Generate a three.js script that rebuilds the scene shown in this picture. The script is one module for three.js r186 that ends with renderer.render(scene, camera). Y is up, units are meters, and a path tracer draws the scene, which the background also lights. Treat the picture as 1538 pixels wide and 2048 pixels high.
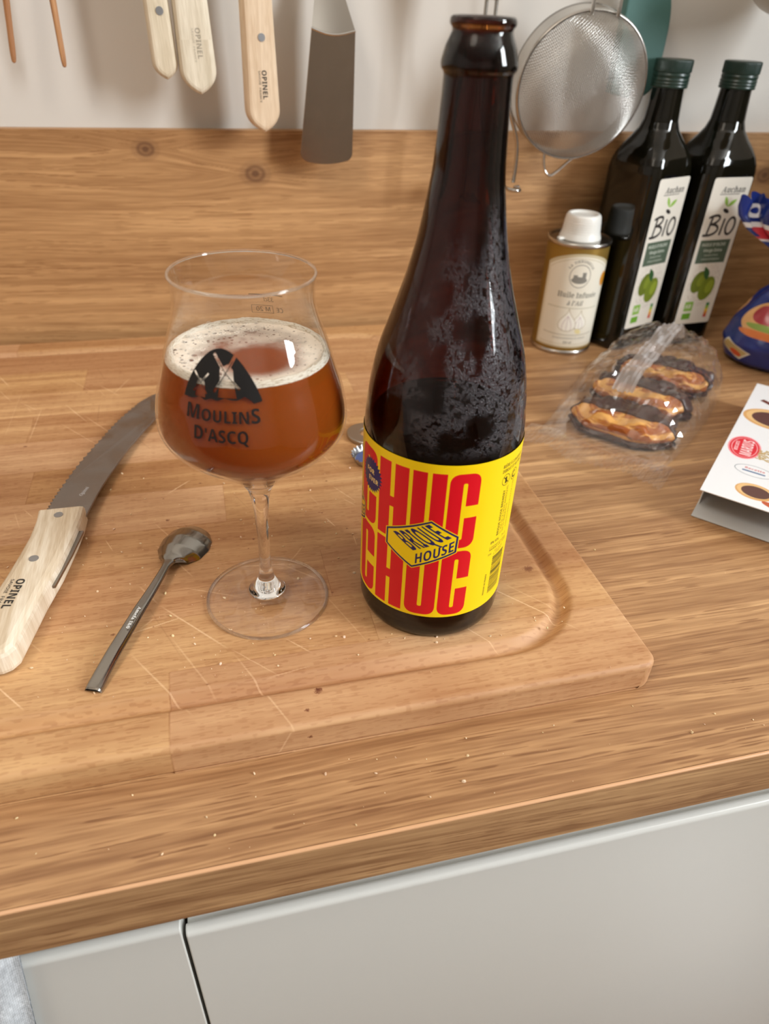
import * as THREE from 'three';
import { mergeGeometries, mergeVertices } from 'three/addons/utils/BufferGeometryUtils.js';
import { RoundedBoxGeometry } from 'three/addons/geometries/RoundedBoxGeometry.js';
import { RectAreaLightUniformsLib } from 'three/addons/lights/RectAreaLightUniformsLib.js';

// ---------------------------------------------------------------- camera, light, exposure
RectAreaLightUniformsLib.init();
const scene = new THREE.Scene();
const renderer = new THREE.WebGLRenderer({ antialias: true });
renderer.toneMapping = THREE.LinearToneMapping;
renderer.toneMappingExposure = 0.69;
renderer.shadowMap.enabled = true;
const camera = new THREE.PerspectiveCamera(2 * Math.atan(1024 / 1412.5) * 180 / Math.PI, 1538 / 2048, 0.02, 30);
{
  const yaw = 0.2644, pitch = 0.6265, roll = 0.0469;
  const f = new THREE.Vector3(Math.sin(yaw) * Math.cos(pitch), -Math.sin(pitch), -Math.cos(yaw) * Math.cos(pitch));
  const r = new THREE.Vector3(Math.cos(yaw), 0, Math.sin(yaw)), u = r.clone().cross(f);
  camera.position.set(-0.0673, 0.3163, 0.7621);
  camera.up.copy(u.multiplyScalar(Math.cos(roll)).addScaledVector(r, -Math.sin(roll)));
  camera.lookAt(camera.position.clone().add(f));
  camera.focus = 0.415;
  camera.userData.fStop = 7.5;
}
scene.background = new THREE.Color().setRGB(1.6, 1.75, 1.95);          // overcast sky outside the windows
function windowLight(x, y, z, w, h, tx, ty, tz, color, power) {       // the daylight that comes in through one window
  const l = new THREE.RectAreaLight(color, power, w, h);
  l.position.set(x, y, z); l.lookAt(tx, ty, tz); scene.add(l);
}
windowLight(1.66, 0.97, 1.47, 0.46, 1.05, 0, 0.97, 1.47, new THREE.Color().setRGB(0.90, 0.96, 1.0), 58);
const LAMP = [-0.60, 1.22, 0.92];                                     // the globe lamp that hangs in the room, left of the camera
{
  const l = new THREE.PointLight(new THREE.Color().setRGB(1.0, 0.92, 0.83), 2.3); l.position.set(...LAMP); l.castShadow = true; l.shadow.radius = 9; scene.add(l);
}

// ---------------------------------------------------------------- helpers
const V2 = (x, y) => new THREE.Vector2(x, y), V3 = (x, y, z) => new THREE.Vector3(x, y, z);
const rgb = (r, g, b) => new THREE.Color().setRGB(r / 255, g / 255, b / 255, THREE.SRGBColorSpace);
function rng(seed) { let a = seed >>> 0; return () => { a = (a + 0x6D2B79F5) | 0; let t = Math.imul(a ^ (a >>> 15), 1 | a); t = (t + Math.imul(t ^ (t >>> 7), 61 | t)) ^ t; return ((t ^ (t >>> 14)) >>> 0) / 4294967296; }; }
const HASH = new Float32Array(65536); { const r = rng(77); for (let i = 0; i < 65536; i++) HASH[i] = r(); }
function noise(x, y) {
  const xi = Math.floor(x), yi = Math.floor(y), fx = x - xi, fy = y - yi, u = fx * fx * (3 - 2 * fx), v = fy * fy * (3 - 2 * fy);
  const a = (yi & 255) << 8, b = ((yi + 1) & 255) << 8, c = xi & 255, d = (xi + 1) & 255;
  const p = HASH[a + c], q = HASH[a + d], s = HASH[b + c], t = HASH[b + d];
  return p + (q - p) * u + (s - p + (p - q - s + t) * u) * v;
}
const fbm = (x, y, n = 3) => { let s = 0, a = 0.5, m = 0; for (let i = 0; i < n; i++) { s += a * noise(x, y); m += a; a *= 0.5; x = x * 2.03 + 17.1; y = y * 2.03 + 5.7; } return s / m; };
const clamp = (x, a = 0, b = 1) => Math.min(b, Math.max(a, x)), mix = (a, b, t) => a + (b - a) * t;
const smooth = (a, b, x) => { const t = clamp((x - a) / (b - a)); return t * t * (3 - 2 * t); };
function dataTex(w, h, fn, repeatX = 1, repeatY = 1, srgb = true) {
  const d = new Uint8Array(w * h * 4), o = [0, 0, 0, 255];
  for (let j = 0, i = 0; j < h; j++) for (let k = 0; k < w; k++, i += 4) {
    o[3] = 255; fn((k + 0.5) / w, (j + 0.5) / h, o);
    d[i] = clamp(o[0], 0, 255); d[i + 1] = clamp(o[1], 0, 255); d[i + 2] = clamp(o[2], 0, 255); d[i + 3] = clamp(o[3], 0, 255);
  }
  const t = new THREE.DataTexture(d, w, h); t.wrapS = t.wrapT = THREE.RepeatWrapping; t.magFilter = THREE.LinearFilter; t.minFilter = THREE.LinearMipmapLinearFilter;
  if (srgb) t.colorSpace = THREE.SRGBColorSpace;
  t.repeat.set(repeatX, repeatY); t.needsUpdate = true; return t;
}
function canvasTex(w, h, draw) {
  const c = document.createElement('canvas'); c.width = w; c.height = h;
  draw(c.getContext('2d'), w, h);
  const t = new THREE.CanvasTexture(c); t.colorSpace = THREE.SRGBColorSpace; t.magFilter = THREE.LinearFilter; return t;
}
const std = (o) => new THREE.MeshStandardMaterial(o), phys = (o) => new THREE.MeshPhysicalMaterial(o);
const taken = {};
const numbered = (n) => { const k = taken[n] = (taken[n] ?? -1) + 1; return k ? n + '_' + String(k).padStart(3, '0') : n; };
function thing(name, label, category, x = 0, y = 0, z = 0, turn = 0, group) {
  const o = new THREE.Group(); o.name = numbered(name); o.position.set(x, y, z); o.rotation.y = turn;
  o.userData = { label, category }; if (group) o.userData.group = group; scene.add(o); return o;
}
function part(parent, name, geo, mat, label) {
  const m = new THREE.Mesh(geo, mat); m.name = name; m.castShadow = m.receiveShadow = true; if (label) m.userData.label = label; parent.add(m); return m;
}
function solo(name, geo, mat, label, category, group) { const m = part(scene, numbered(name), geo, mat); m.userData = { label, category }; if (group) m.userData.group = group; return m; }
function struct(name, geo, mat) { const m = part(scene, name, geo, mat); m.userData = { kind: 'structure' }; return m; }
const box = (w, h, d, x = 0, y = 0, z = 0) => new THREE.BoxGeometry(w, h, d).translate(x, y, z);
const rbox = (w, h, d, r, x = 0, y = 0, z = 0, s = 3) => new RoundedBoxGeometry(w, h, d, s, r).translate(x, y, z);
function metreUV(g, ox = 0, oy = 0, swap = false) {           // uv in metres, each face along its own plane
  const p = g.attributes.position, n = g.attributes.normal, uv = new Float32Array(p.count * 2);
  for (let i = 0; i < p.count; i++) {
    const ax = Math.abs(n.getX(i)), ay = Math.abs(n.getY(i)), az = Math.abs(n.getZ(i));
    let a = p.getX(i), b = p.getZ(i);
    if (ax > ay && ax > az) { a = p.getZ(i); b = p.getY(i); } else if (az > ay) { a = p.getX(i); b = p.getY(i); }
    uv[2 * i] = (swap ? b : a) + ox; uv[2 * i + 1] = (swap ? a : b) + oy;
  }
  g.setAttribute('uv', new THREE.BufferAttribute(uv, 2)); return g;
}
function curvePts(pts, n) { return new THREE.CatmullRomCurve3(pts.map(([a, b]) => V3(a, b, 0)), false, 'centripetal').getPoints(n).map((v) => V2(Math.max(0, v.x), v.y)); }
function lathe(pts, seg = 96, start = 0, len = Math.PI * 2) { return new THREE.LatheGeometry(pts.map((q) => Array.isArray(q) ? V2(q[0], q[1]) : q), seg, start, len); }
function tube(pts, r, seg = 60, rs = 8, closed = false) { return new THREE.TubeGeometry(new THREE.CatmullRomCurve3(pts.map((q) => V3(...q)), closed, 'centripetal'), seg, r, rs, closed); }
function sheet(nu, nv, fn) {                                   // grid surface from fn(u, v) -> [x, y, z]
  const pos = [], uv = [], idx = [];
  for (let j = 0; j <= nv; j++) for (let i = 0; i <= nu; i++) { pos.push(...fn(i / nu, j / nv)); uv.push(i / nu, j / nv); }
  for (let j = 0; j < nv; j++) for (let i = 0; i < nu; i++) { const a = j * (nu + 1) + i, b = a + 1, c = a + nu + 1, d = c + 1; idx.push(a, b, d, a, d, c); }
  const g = new THREE.BufferGeometry(); g.setAttribute('position', new THREE.Float32BufferAttribute(pos, 3)); g.setAttribute('uv', new THREE.Float32BufferAttribute(uv, 2)); g.setIndex(idx); g.computeVertexNormals(); return g;
}
function smoothShape(pts, closed = true, n = 80) { return new THREE.Shape(new THREE.CatmullRomCurve3(pts.map(([a, b]) => V3(a, b, 0)), closed, 'centripetal').getPoints(n).map((v) => V2(v.x, v.y))); }
const extrude = (shape, depth, bevel = 0, bs = 2, cs = 24) => new THREE.ExtrudeGeometry(shape, { depth, bevelEnabled: bevel > 0, bevelThickness: bevel, bevelSize: bevel, bevelOffset: -bevel, bevelSegments: bs, curveSegments: cs });

// ---------------------------------------------------------------- procedural wood
// oak decor: mx metres along the grain, my metres across
function oakTex(w, h, mx, my, seed, base, knots = []) {
  return dataTex(w, h, (u, v, o) => {
    let x = u * mx, y = v * my, k = 0;
    for (const [kx, ky, kr] of knots) {
      const dx = (x - kx) / 2.6, dy = y - ky, d = Math.hypot(dx, dy) / kr;
      if (d < 6) { y += (dy > 0 ? 1 : -1) * kr * 0.75 * Math.exp(-d * d * 0.35); const q = Math.hypot(dx * 2.0, dy) / kr; k = Math.max(k, smooth(1.25, 0.2, q) * (0.75 + 0.25 * Math.sin(q * 14))); }
    }
    const wv = fbm(x * 2.2 + seed, y * 9 + seed * 3, 3) - 0.5;
    const yy = y + wv * 0.022;
    const broad = fbm(x * 1.3 + seed * 7, yy * 38, 3), mid = fbm(x * 5 + seed, yy * 210, 3), fine = noise(x * 30 + 3, yy * 1100 + seed * 11), fl = fbm(x * 55, yy * 900 + 9, 2);
    const pore = smooth(0.66, 0.82, noise(x * 48 + 31, yy * 1500 + 7)) * smooth(0.4, 0.6, mid);
    let t = 0.5 + (broad - 0.5) * 0.95 + (mid - 0.5) * 1.05 + (fine - 0.5) * 0.42 + (fl - 0.5) * 0.4 - pore * 0.5;
    t = clamp(t, -0.15, 1.15);
    for (let c = 0; c < 3; c++) o[c] = mix(mix(base[0][c], base[1][c], t), base[2][c], k * 0.85);
  }, 1 / mx, 1 / my);
}
const OAK = [[140, 99, 64], [204, 161, 114], [84, 52, 34]];
const oakTop = oakTex(2048, 2048, 1.0, 0.66, 3.1, OAK);
const oakBack = oakTex(2048, 512, 1.4, 0.35, 8.4, [[148, 106, 66], [196, 152, 104], [92, 60, 38]], [[0.642, 0.1955, 0.0095], [0.742, 0.174, 0.0115], [1.326, 0.169, 0.012]]);
const oakEdge = oakTex(1024, 256, 0.9, 0.1, 5.7, OAK);
function woodPale(seed, a, b, len = 0.16, wid = 0.05) {        // plain beech, grain along u
  return dataTex(512, 256, (u, v, o) => {
    const x = u * len, y = v * wid, yy = y + (fbm(x * 14 + seed, y * 30, 2) - 0.5) * 0.004;
    const t = clamp(0.5 + (fbm(x * 10 + seed, yy * 260, 3) - 0.5) * 1.2 + (noise(x * 160, yy * 2400 + seed) - 0.5) * 0.4 + (fbm(x * 40 + 7, y * 60 + seed, 3) - 0.5) * 0.5);
    for (let c = 0; c < 3; c++) o[c] = mix(a[c], b[c], t);
  }, 1 / len, 1 / wid);
}

// ---------------------------------------------------------------- materials
const M = {
  wall: std({ color: rgb(210, 204, 196), roughness: 0.85, bumpMap: dataTex(512, 512, (u, v, o) => { o[0] = o[1] = o[2] = 110 + 60 * fbm(u * 60, v * 60, 3); }, 3, 3, false), bumpScale: 0.0006 }),
  oakTop: std({ map: oakTop, roughness: 0.42, bumpMap: oakTop, bumpScale: 0.00012 }),
  oakBack: std({ map: oakBack, roughness: 0.5 }),
  oakEdge: std({ map: oakEdge, roughness: 0.5 }),
  band: std({ color: rgb(212, 164, 122), roughness: 0.38 }),
  cabinet: phys({ color: rgb(226, 225, 219), roughness: 0.16, specularIntensity: 1 }),
  carcass: std({ color: rgb(222, 221, 216), roughness: 0.4 }),
  steel: std({ color: rgb(200, 196, 190), metalness: 1, roughness: 0.22 }),
  brushed: std({ color: rgb(178, 170, 160), metalness: 1, roughness: 0.36 }),
  chrome: std({ color: rgb(220, 218, 214), metalness: 1, roughness: 0.1 }),
  blade: std({ color: rgb(150, 143, 138), metalness: 1, roughness: 0.34 }),
  rivet: std({ color: rgb(168, 168, 170), metalness: 0.9, roughness: 0.4 }),
};

// ---------------------------------------------------------------- the room
const ZF = 0.5905, TH = 0.0376, TB = 0.0196, HS = 0.2116;      // worktop front, its thickness, board thickness, splashback height
const X0 = -2.9, X1 = 1.7, Z1 = 4.4, Y0 = -0.9, Y1 = 1.6;
function wallWithHole(w, h, t, hx0, hx1, hy0, hy1) {
  const s = new THREE.Shape([V2(0, 0), V2(w, 0), V2(w, h), V2(0, h)]);
  s.holes.push(new THREE.Path([V2(hx0, hy0), V2(hx1, hy0), V2(hx1, hy1), V2(hx0, hy1)]));
  return new THREE.ExtrudeGeometry(s, { depth: t, bevelEnabled: false });
}
struct('wall_back', box(X1 - X0 + 0.2, Y1 - Y0, 0.1, (X0 + X1) / 2, (Y0 + Y1) / 2, -0.0625), M.wall);
struct('wall_front', box(X1 - X0 + 0.2, Y1 - Y0, 0.1, (X0 + X1) / 2, (Y0 + Y1) / 2, Z1 + 0.05), M.wall);
// side walls: shape x runs along +z from the back wall
const side = (hx0, hx1) => wallWithHole(Z1 + 0.012, Y1 - Y0, 0.1, hx0 + 0.012, hx1 + 0.012, 1.30, 2.45).rotateY(-Math.PI / 2);
struct('wall_right', side(1.22, 1.72).translate(X1 + 0.1, Y0, -0.012), M.wall);
struct('wall_left', box(0.1, Y1 - Y0, Z1 + 0.112, X0 - 0.05, (Y0 + Y1) / 2, Z1 / 2 - 0.006), M.wall);
struct('ceiling', box(X1 - X0 + 0.2, 0.1, Z1 + 0.2, (X0 + X1) / 2, Y1 + 0.05, Z1 / 2), M.wall);
const floorTex = dataTex(1024, 512, (u, v, o) => {
  const row = Math.floor(v * 6), x = u * 1.6 + row * 0.53, y = v * 0.72, t = fbm(x * 2 + row * 9, y * 90, 3) * 0.8 + fbm(x * 14, y * 420, 2) * 0.4 - 0.1 + (HASH[row * 37 + 5] - 0.5) * 0.3;
  const gap = Math.abs((v * 6) % 1) < 0.02 ? 0.5 : 1;
  o[0] = mix(96, 150, t) * gap; o[1] = mix(72, 116, t) * gap; o[2] = mix(52, 84, t) * gap;
}, 1 / 1.6, 1 / 0.72);
struct('floor', metreUV(box(X1 - X0 + 0.2, 0.1, Z1 + 0.2, (X0 + X1) / 2, Y0 - 0.05, Z1 / 2)), std({ map: floorTex, roughness: 0.35 }));
function makeWindow(n, x, z0, z1) {
  const g = new THREE.Group(); g.name = 'window_' + n; g.userData = { kind: 'structure' }; scene.add(g);
  const y0 = 0.40, y1 = 1.55, zc = (z0 + z1) / 2, frame = std({ color: rgb(235, 235, 232), roughness: 0.4 });
  part(g, 'window_frame', mergeGeometries([box(0.06, 0.06, z1 - z0, x, y0 + 0.03, zc), box(0.06, 0.06, z1 - z0, x, y1 - 0.03, zc), box(0.06, y1 - y0, 0.06, x, (y0 + y1) / 2, z0 + 0.03), box(0.06, y1 - y0, 0.06, x, (y0 + y1) / 2, z1 - 0.03), box(0.05, y1 - y0, 0.05, x, (y0 + y1) / 2, zc)]), frame);
  for (const s of [-1, 1]) part(g, 'window_pane', box(0.006, y1 - y0 - 0.1, (z1 - z0) / 2 - 0.08, x, (y0 + y1) / 2, zc + s * ((z1 - z0) / 4 - 0.005)), phys({ color: 0xffffff, transmission: 1, roughness: 0, thickness: 0 }));
}
makeWindow(1, X1 + 0.06, 1.22, 1.72);
{
  const t = thing('globe_lamp', 'opal glass globe lamp hanging from the ceiling', 'lamp', ...LAMP);
  part(t, 'lamp_globe', new THREE.SphereGeometry(0.19, 48, 32), std({ color: rgb(240, 236, 226), roughness: 0.4, emissive: new THREE.Color().setRGB(1, 0.88, 0.72), emissiveIntensity: 2.2 }));
  part(t, 'cord', new THREE.CylinderGeometry(0.004, 0.004, Y1 - LAMP[1] - 0.185, 10).translate(0, (Y1 - LAMP[1] + 0.185) / 2, 0), std({ color: rgb(60, 58, 55), roughness: 0.6 }));
  part(t, 'canopy', lathe([[0, -0.025], [0.035, -0.02], [0.05, -0.002], [0.05, 0]], 32).translate(0, Y1 - LAMP[1], 0), std({ color: rgb(230, 228, 222), roughness: 0.5 }));
}

// ---------------------------------------------------------------- splashback, worktop, cabinets
solo('splashback', metreUV(box(X1 - X0, HS, 0.012, (X0 + X1) / 2, HS / 2, -0.006), 0.75, 0), M.oakBack, 'oak-patterned splashback panel with knots along the wall', 'splashback');
{
  const t = thing('worktop', 'long oak-patterned laminate kitchen worktop', 'worktop'), L = X1 - X0, cx = (X0 + X1) / 2, b = 0.0010;
  part(t, 'top_slab', metreUV(box(L, TH, ZF - 0.002, cx, -TH / 2, (ZF - 0.002) / 2), 0.35, 0.03), M.oakTop);
  const band = new THREE.Shape([V2(-(ZF - 0.0022), -TH), V2(-(ZF - 0.0003), -TH), V2(-ZF, -TH + 0.0004), V2(-ZF, -b), V2(-(ZF - 0.0022), -b)]);
  part(t, 'front_edge', metreUV(new THREE.ExtrudeGeometry(band, { depth: L, bevelEnabled: false }).rotateY(Math.PI / 2).translate(X0, 0, 0), 0.35, 0.05), M.oakEdge, 'darker oak front edge');
  const arc = [V2(-(ZF - 0.0016), -0.0008), V2(-(ZF - 0.0016), 0.00008)];
  for (let i = 0; i <= 8; i++) { const a = i / 8 * Math.PI / 2; arc.push(V2(-(ZF - b + Math.sin(a) * b), -b + Math.cos(a) * b + 0.00008)); }
  arc.push(V2(-(ZF - 0.0009), -b));
  part(t, 'edge_strip', new THREE.ExtrudeGeometry(new THREE.Shape(arc), { depth: L, bevelEnabled: false }).rotateY(Math.PI / 2).translate(X0, 0, 0), M.band, 'pale rounded strip along the front edge');
}
function cabinet(x0, x1, lip, label) {
  const t = thing('base_cabinet', label, 'cabinet', 0, 0, 0, 0, 'base cabinets under the worktop'), w = x1 - x0, cx = (x0 + x1) / 2, zf = 0.575, yb = -0.78;
  part(t, 'body', box(w - 0.001, 0.86 - TH, 0.52, cx, -TH - (0.86 - TH) / 2 - 0.0002, 0.275), M.carcass);
  // front with a milled finger grip: rounded lip, hollow behind it
  const s = new THREE.Shape(); s.moveTo(-0.5365, yb); s.lineTo(-zf + 0.002, yb); s.quadraticCurveTo(-zf, yb, -zf, yb + 0.002);
  s.lineTo(-zf, lip - 0.004); s.quadraticCurveTo(-zf, lip, -zf + 0.004, lip); s.quadraticCurveTo(-zf + 0.007, lip, -zf + 0.0075, lip - 0.004);
  s.quadraticCurveTo(-zf + 0.011, lip - 0.014, -zf + 0.02, lip - 0.004); s.quadraticCurveTo(-zf + 0.026, lip + 0.012, -zf + 0.028, -TH - 0.003); s.lineTo(-0.5365, -TH - 0.003);
  const g = new THREE.ExtrudeGeometry(s, { depth: w - 0.0034, bevelEnabled: true, bevelSize: 0.0008, bevelThickness: 0.0008, bevelOffset: -0.0008, bevelSegments: 2, curveSegments: 10 }).rotateY(Math.PI / 2).translate(x0 + 0.0017, 0, 0);
  part(t, 'drawer_front', g, M.cabinet, 'satin white drawer front with finger-grip lip');
}
cabinet(-0.7154, -0.1154, -0.0805, 'white handleless base cabinet behind the hanging tea towel');
cabinet(-0.1154, 0.6846, -0.0872, 'wide white handleless base cabinet beside the dark vertical gap');
{
  const towel = dataTex(512, 512, (u, v, o) => {
    const w = 0.5 + 0.25 * Math.sin(u * 900) + 0.25 * Math.sin(v * 900), st = smooth(0.55, 0.9, Math.sin(v * 46)) * 0.6, n = fbm(u * 120, v * 120, 3);
    const g = 205 + 26 * (w - 0.5) + 50 * (n - 0.5) + 26 * st; o[0] = g - 4; o[1] = g; o[2] = g + 4;
  });
  const g = sheet(60, 60, (u, v) => { const y = -0.043 - v * 0.36, x = -0.335 + u * (0.151 - v * 0.05), f = Math.sin(u * 17 + v * 0.9) * 0.0055 * (0.35 + v) + Math.sin(u * 43 + v * 2) * 0.0012; return [x + Math.sin(u * 17) * 0.002, y, 0.5835 + 0.0045 * v + f]; });
  const back = g.clone(); back.translate(0, 0, -0.0016); const ix = back.index.array; for (let i = 0; i < ix.length; i += 3) { const a = ix[i]; ix[i] = ix[i + 1]; ix[i + 1] = a; } back.computeVertexNormals();
  const t = thing('tea_towel', 'white linen tea towel with faint bands hanging below the worktop', 'towel');
  part(t, 'cloth', mergeGeometries([g, back]), std({ map: towel, roughness: 0.95, bumpMap: towel, bumpScale: 0.0008 }));
  part(t, 'front_fold', sheet(24, 60, (u, v) => [-0.30 + u * (0.095 - 0.028 * v), -0.043 - v * 0.34, 0.594 + 0.003 * v + Math.sin(u * 9 + v) * 0.003 * (0.4 + v) - 0.006 * smooth(0.8, 1, u)]), std({ map: towel, roughness: 0.95, side: THREE.DoubleSide }));
}

// ---------------------------------------------------------------- cutting board of glued beech staves, with a juice groove
const BW = 0.62, BD = 0.525;
const rows = [0, -0.0500, -0.0915, -0.137, -0.181, -0.227, -0.270, -0.316, -0.360, -0.405, -0.450, -0.492, -BD];
const STAVES = [];
{
  const r = rng(21);
  for (let i = 0; i < rows.length - 1; i++) {
    const cuts = i === 0 ? [-BW, -0.268, 0] : i === 1 ? [-BW, -0.47, -0.152, 0] : (() => { const c = [-BW]; let u = -BW + 0.09 + r() * 0.2; while (u < -0.1) { c.push(u); u += 0.13 + r() * 0.22; } c.push(0); return c; })();
    for (let k = 0; k < cuts.length - 1; k++) STAVES.push({ u0: cuts[k], u1: cuts[k + 1], v0: rows[i + 1], v1: rows[i], tone: r(), hue: r(), off: r() * 7 });
  }
  Object.assign(STAVES[0], { tone: 0.78, hue: 0.25 }); Object.assign(STAVES[1], { tone: 0.62, hue: 0.8 });
}
const staveAt = (u, v) => { for (const s of STAVES) if (u >= s.u0 && u <= s.u1 && v >= s.v0 && v <= s.v1) return s; return STAVES[0]; };
const SCR = []; { const r = rng(5); for (let i = 0; i < 150; i++) { const a = (r() < 0.65 ? 1.05 + (r() - 0.5) * 0.5 : r() * 3.1), u = -0.5 + r() * 0.46, v = -0.45 + r() * 0.43, l = 0.012 + r() * r() * 0.09; SCR.push([u, v, Math.cos(a), Math.sin(a), l, 0.00016 + r() * 0.0002, 0.15 + r() * 0.45, r() < 0.25 ? -1 : 1]); } }
const SPOT = []; { const r = rng(9); for (let i = 0; i < 70; i++) SPOT.push([-0.5 + r() * 0.48, -0.42 + r() * 0.41, 0.0004 + r() * r() * 0.0016, 0.25 + r() * 0.5]); SPOT.push([-0.192, -0.0215, 0.0018, 0.9], [-0.2, -0.0095, 0.0011, 0.8], [-0.042, -0.0915, 0.003, 0.6]); }
const boardTex = (() => {
  const w = 2048, h = 1734, sc = new Float32Array(w * h);
  const stamp = (u, v, val) => { const x = Math.round((u + BW) / BW * w), y = Math.round((v + BD) / BD * h); if (x >= 0 && y >= 0 && x < w && y < h) { const i = y * w + x; if (Math.abs(val) > Math.abs(sc[i])) sc[i] = val; } };
  for (const [u, v, c, s, l, wd, str, sg] of SCR) for (let t = -l / 2; t < l / 2; t += 0.00015) { const k = str * (1 - Math.abs(2 * t / l) ** 3); for (let q = -wd; q <= wd; q += 0.00015) stamp(u + c * t - s * q + 0.0012 * Math.sin(t * 30), v + s * t + c * q, sg * k * (sg < 0 ? 0.6 : 1)); }
  const sp = new Float32Array(w * h);
  for (const [u, v, rad, str] of SPOT) for (let a = -2 * rad; a < 2 * rad; a += 0.0002) for (let b = -2 * rad; b < 2 * rad; b += 0.0002) { const d = Math.hypot(a, b * 1.3) / rad + (noise((u + a) * 2500, (v + b) * 2500) - 0.5) * 1.1; if (d < 1) { const x = Math.round((u + a + BW) / BW * w), y = Math.round((v + b + BD) / BD * h); if (x >= 0 && y >= 0 && x < w && y < h) sp[y * w + x] = Math.max(sp[y * w + x], str * (1 - d * 0.5)); } }
  const A = [[150, 100, 58], [156, 104, 66]], B = [[226, 184, 130], [220, 178, 136]];
  return dataTex(w, h, (a, b, o) => {
    const u = a * BW - BW, v = b * BD - BD, s = staveAt(u, v), x = u + s.off, y = v + s.off * 0.37;
    const wv = (fbm(x * 5, y * 26, 2) - 0.5) * 0.006, fl = smooth(0.62, 0.8, noise(x * 240, (y + wv) * 1500)) * 0.17;
    let t = 0.34 + s.tone * 0.36 + (fbm(x * 3.5, (y + wv) * 150, 3) - 0.5) * 0.55 + (noise(x * 30, (y + wv) * 900) - 0.5) * 0.16 - fl;
    t += (fbm(u * 24 + 40, v * 24 + 3, 4) - 0.5) * 0.42 * smooth(-0.47, -0.40, v);     // wear and old juice blotches
    const jd = Math.min(u - s.u0 + (s.u0 === -BW ? 1 : 0), s.u1 - u + (s.u1 === 0 ? 1 : 0), (v - s.v0 + (s.v0 === -BD ? 1 : 0)) * 1.6, (s.v1 - v + (s.v1 === 0 ? 1 : 0)) * 1.6); if (jd < 0.0004) t -= 0.28 * noise(u * 90 + 4, v * 90);   // glue lines
    const k = Math.round((v + BD) / BD * h - 0.5) * w + Math.round(a * w - 0.5), c = sc[k] || 0, q = sp[k] || 0;
    for (let i = 0; i < 3; i++) { const lo = mix(A[0][i], A[1][i], s.hue), hi = mix(B[0][i], B[1][i], s.hue); let z = mix(lo, hi, clamp(t)); z = c > 0 ? mix(z, [246, 214, 176][i], c) : mix(z, [112, 70, 40][i], -c); o[i] = mix(z, [92, 42, 22][i], q); }
  });
})();
const boardMat = std({ map: boardTex, roughness: 0.58, bumpMap: boardTex, bumpScale: 0.0001 });
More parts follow.
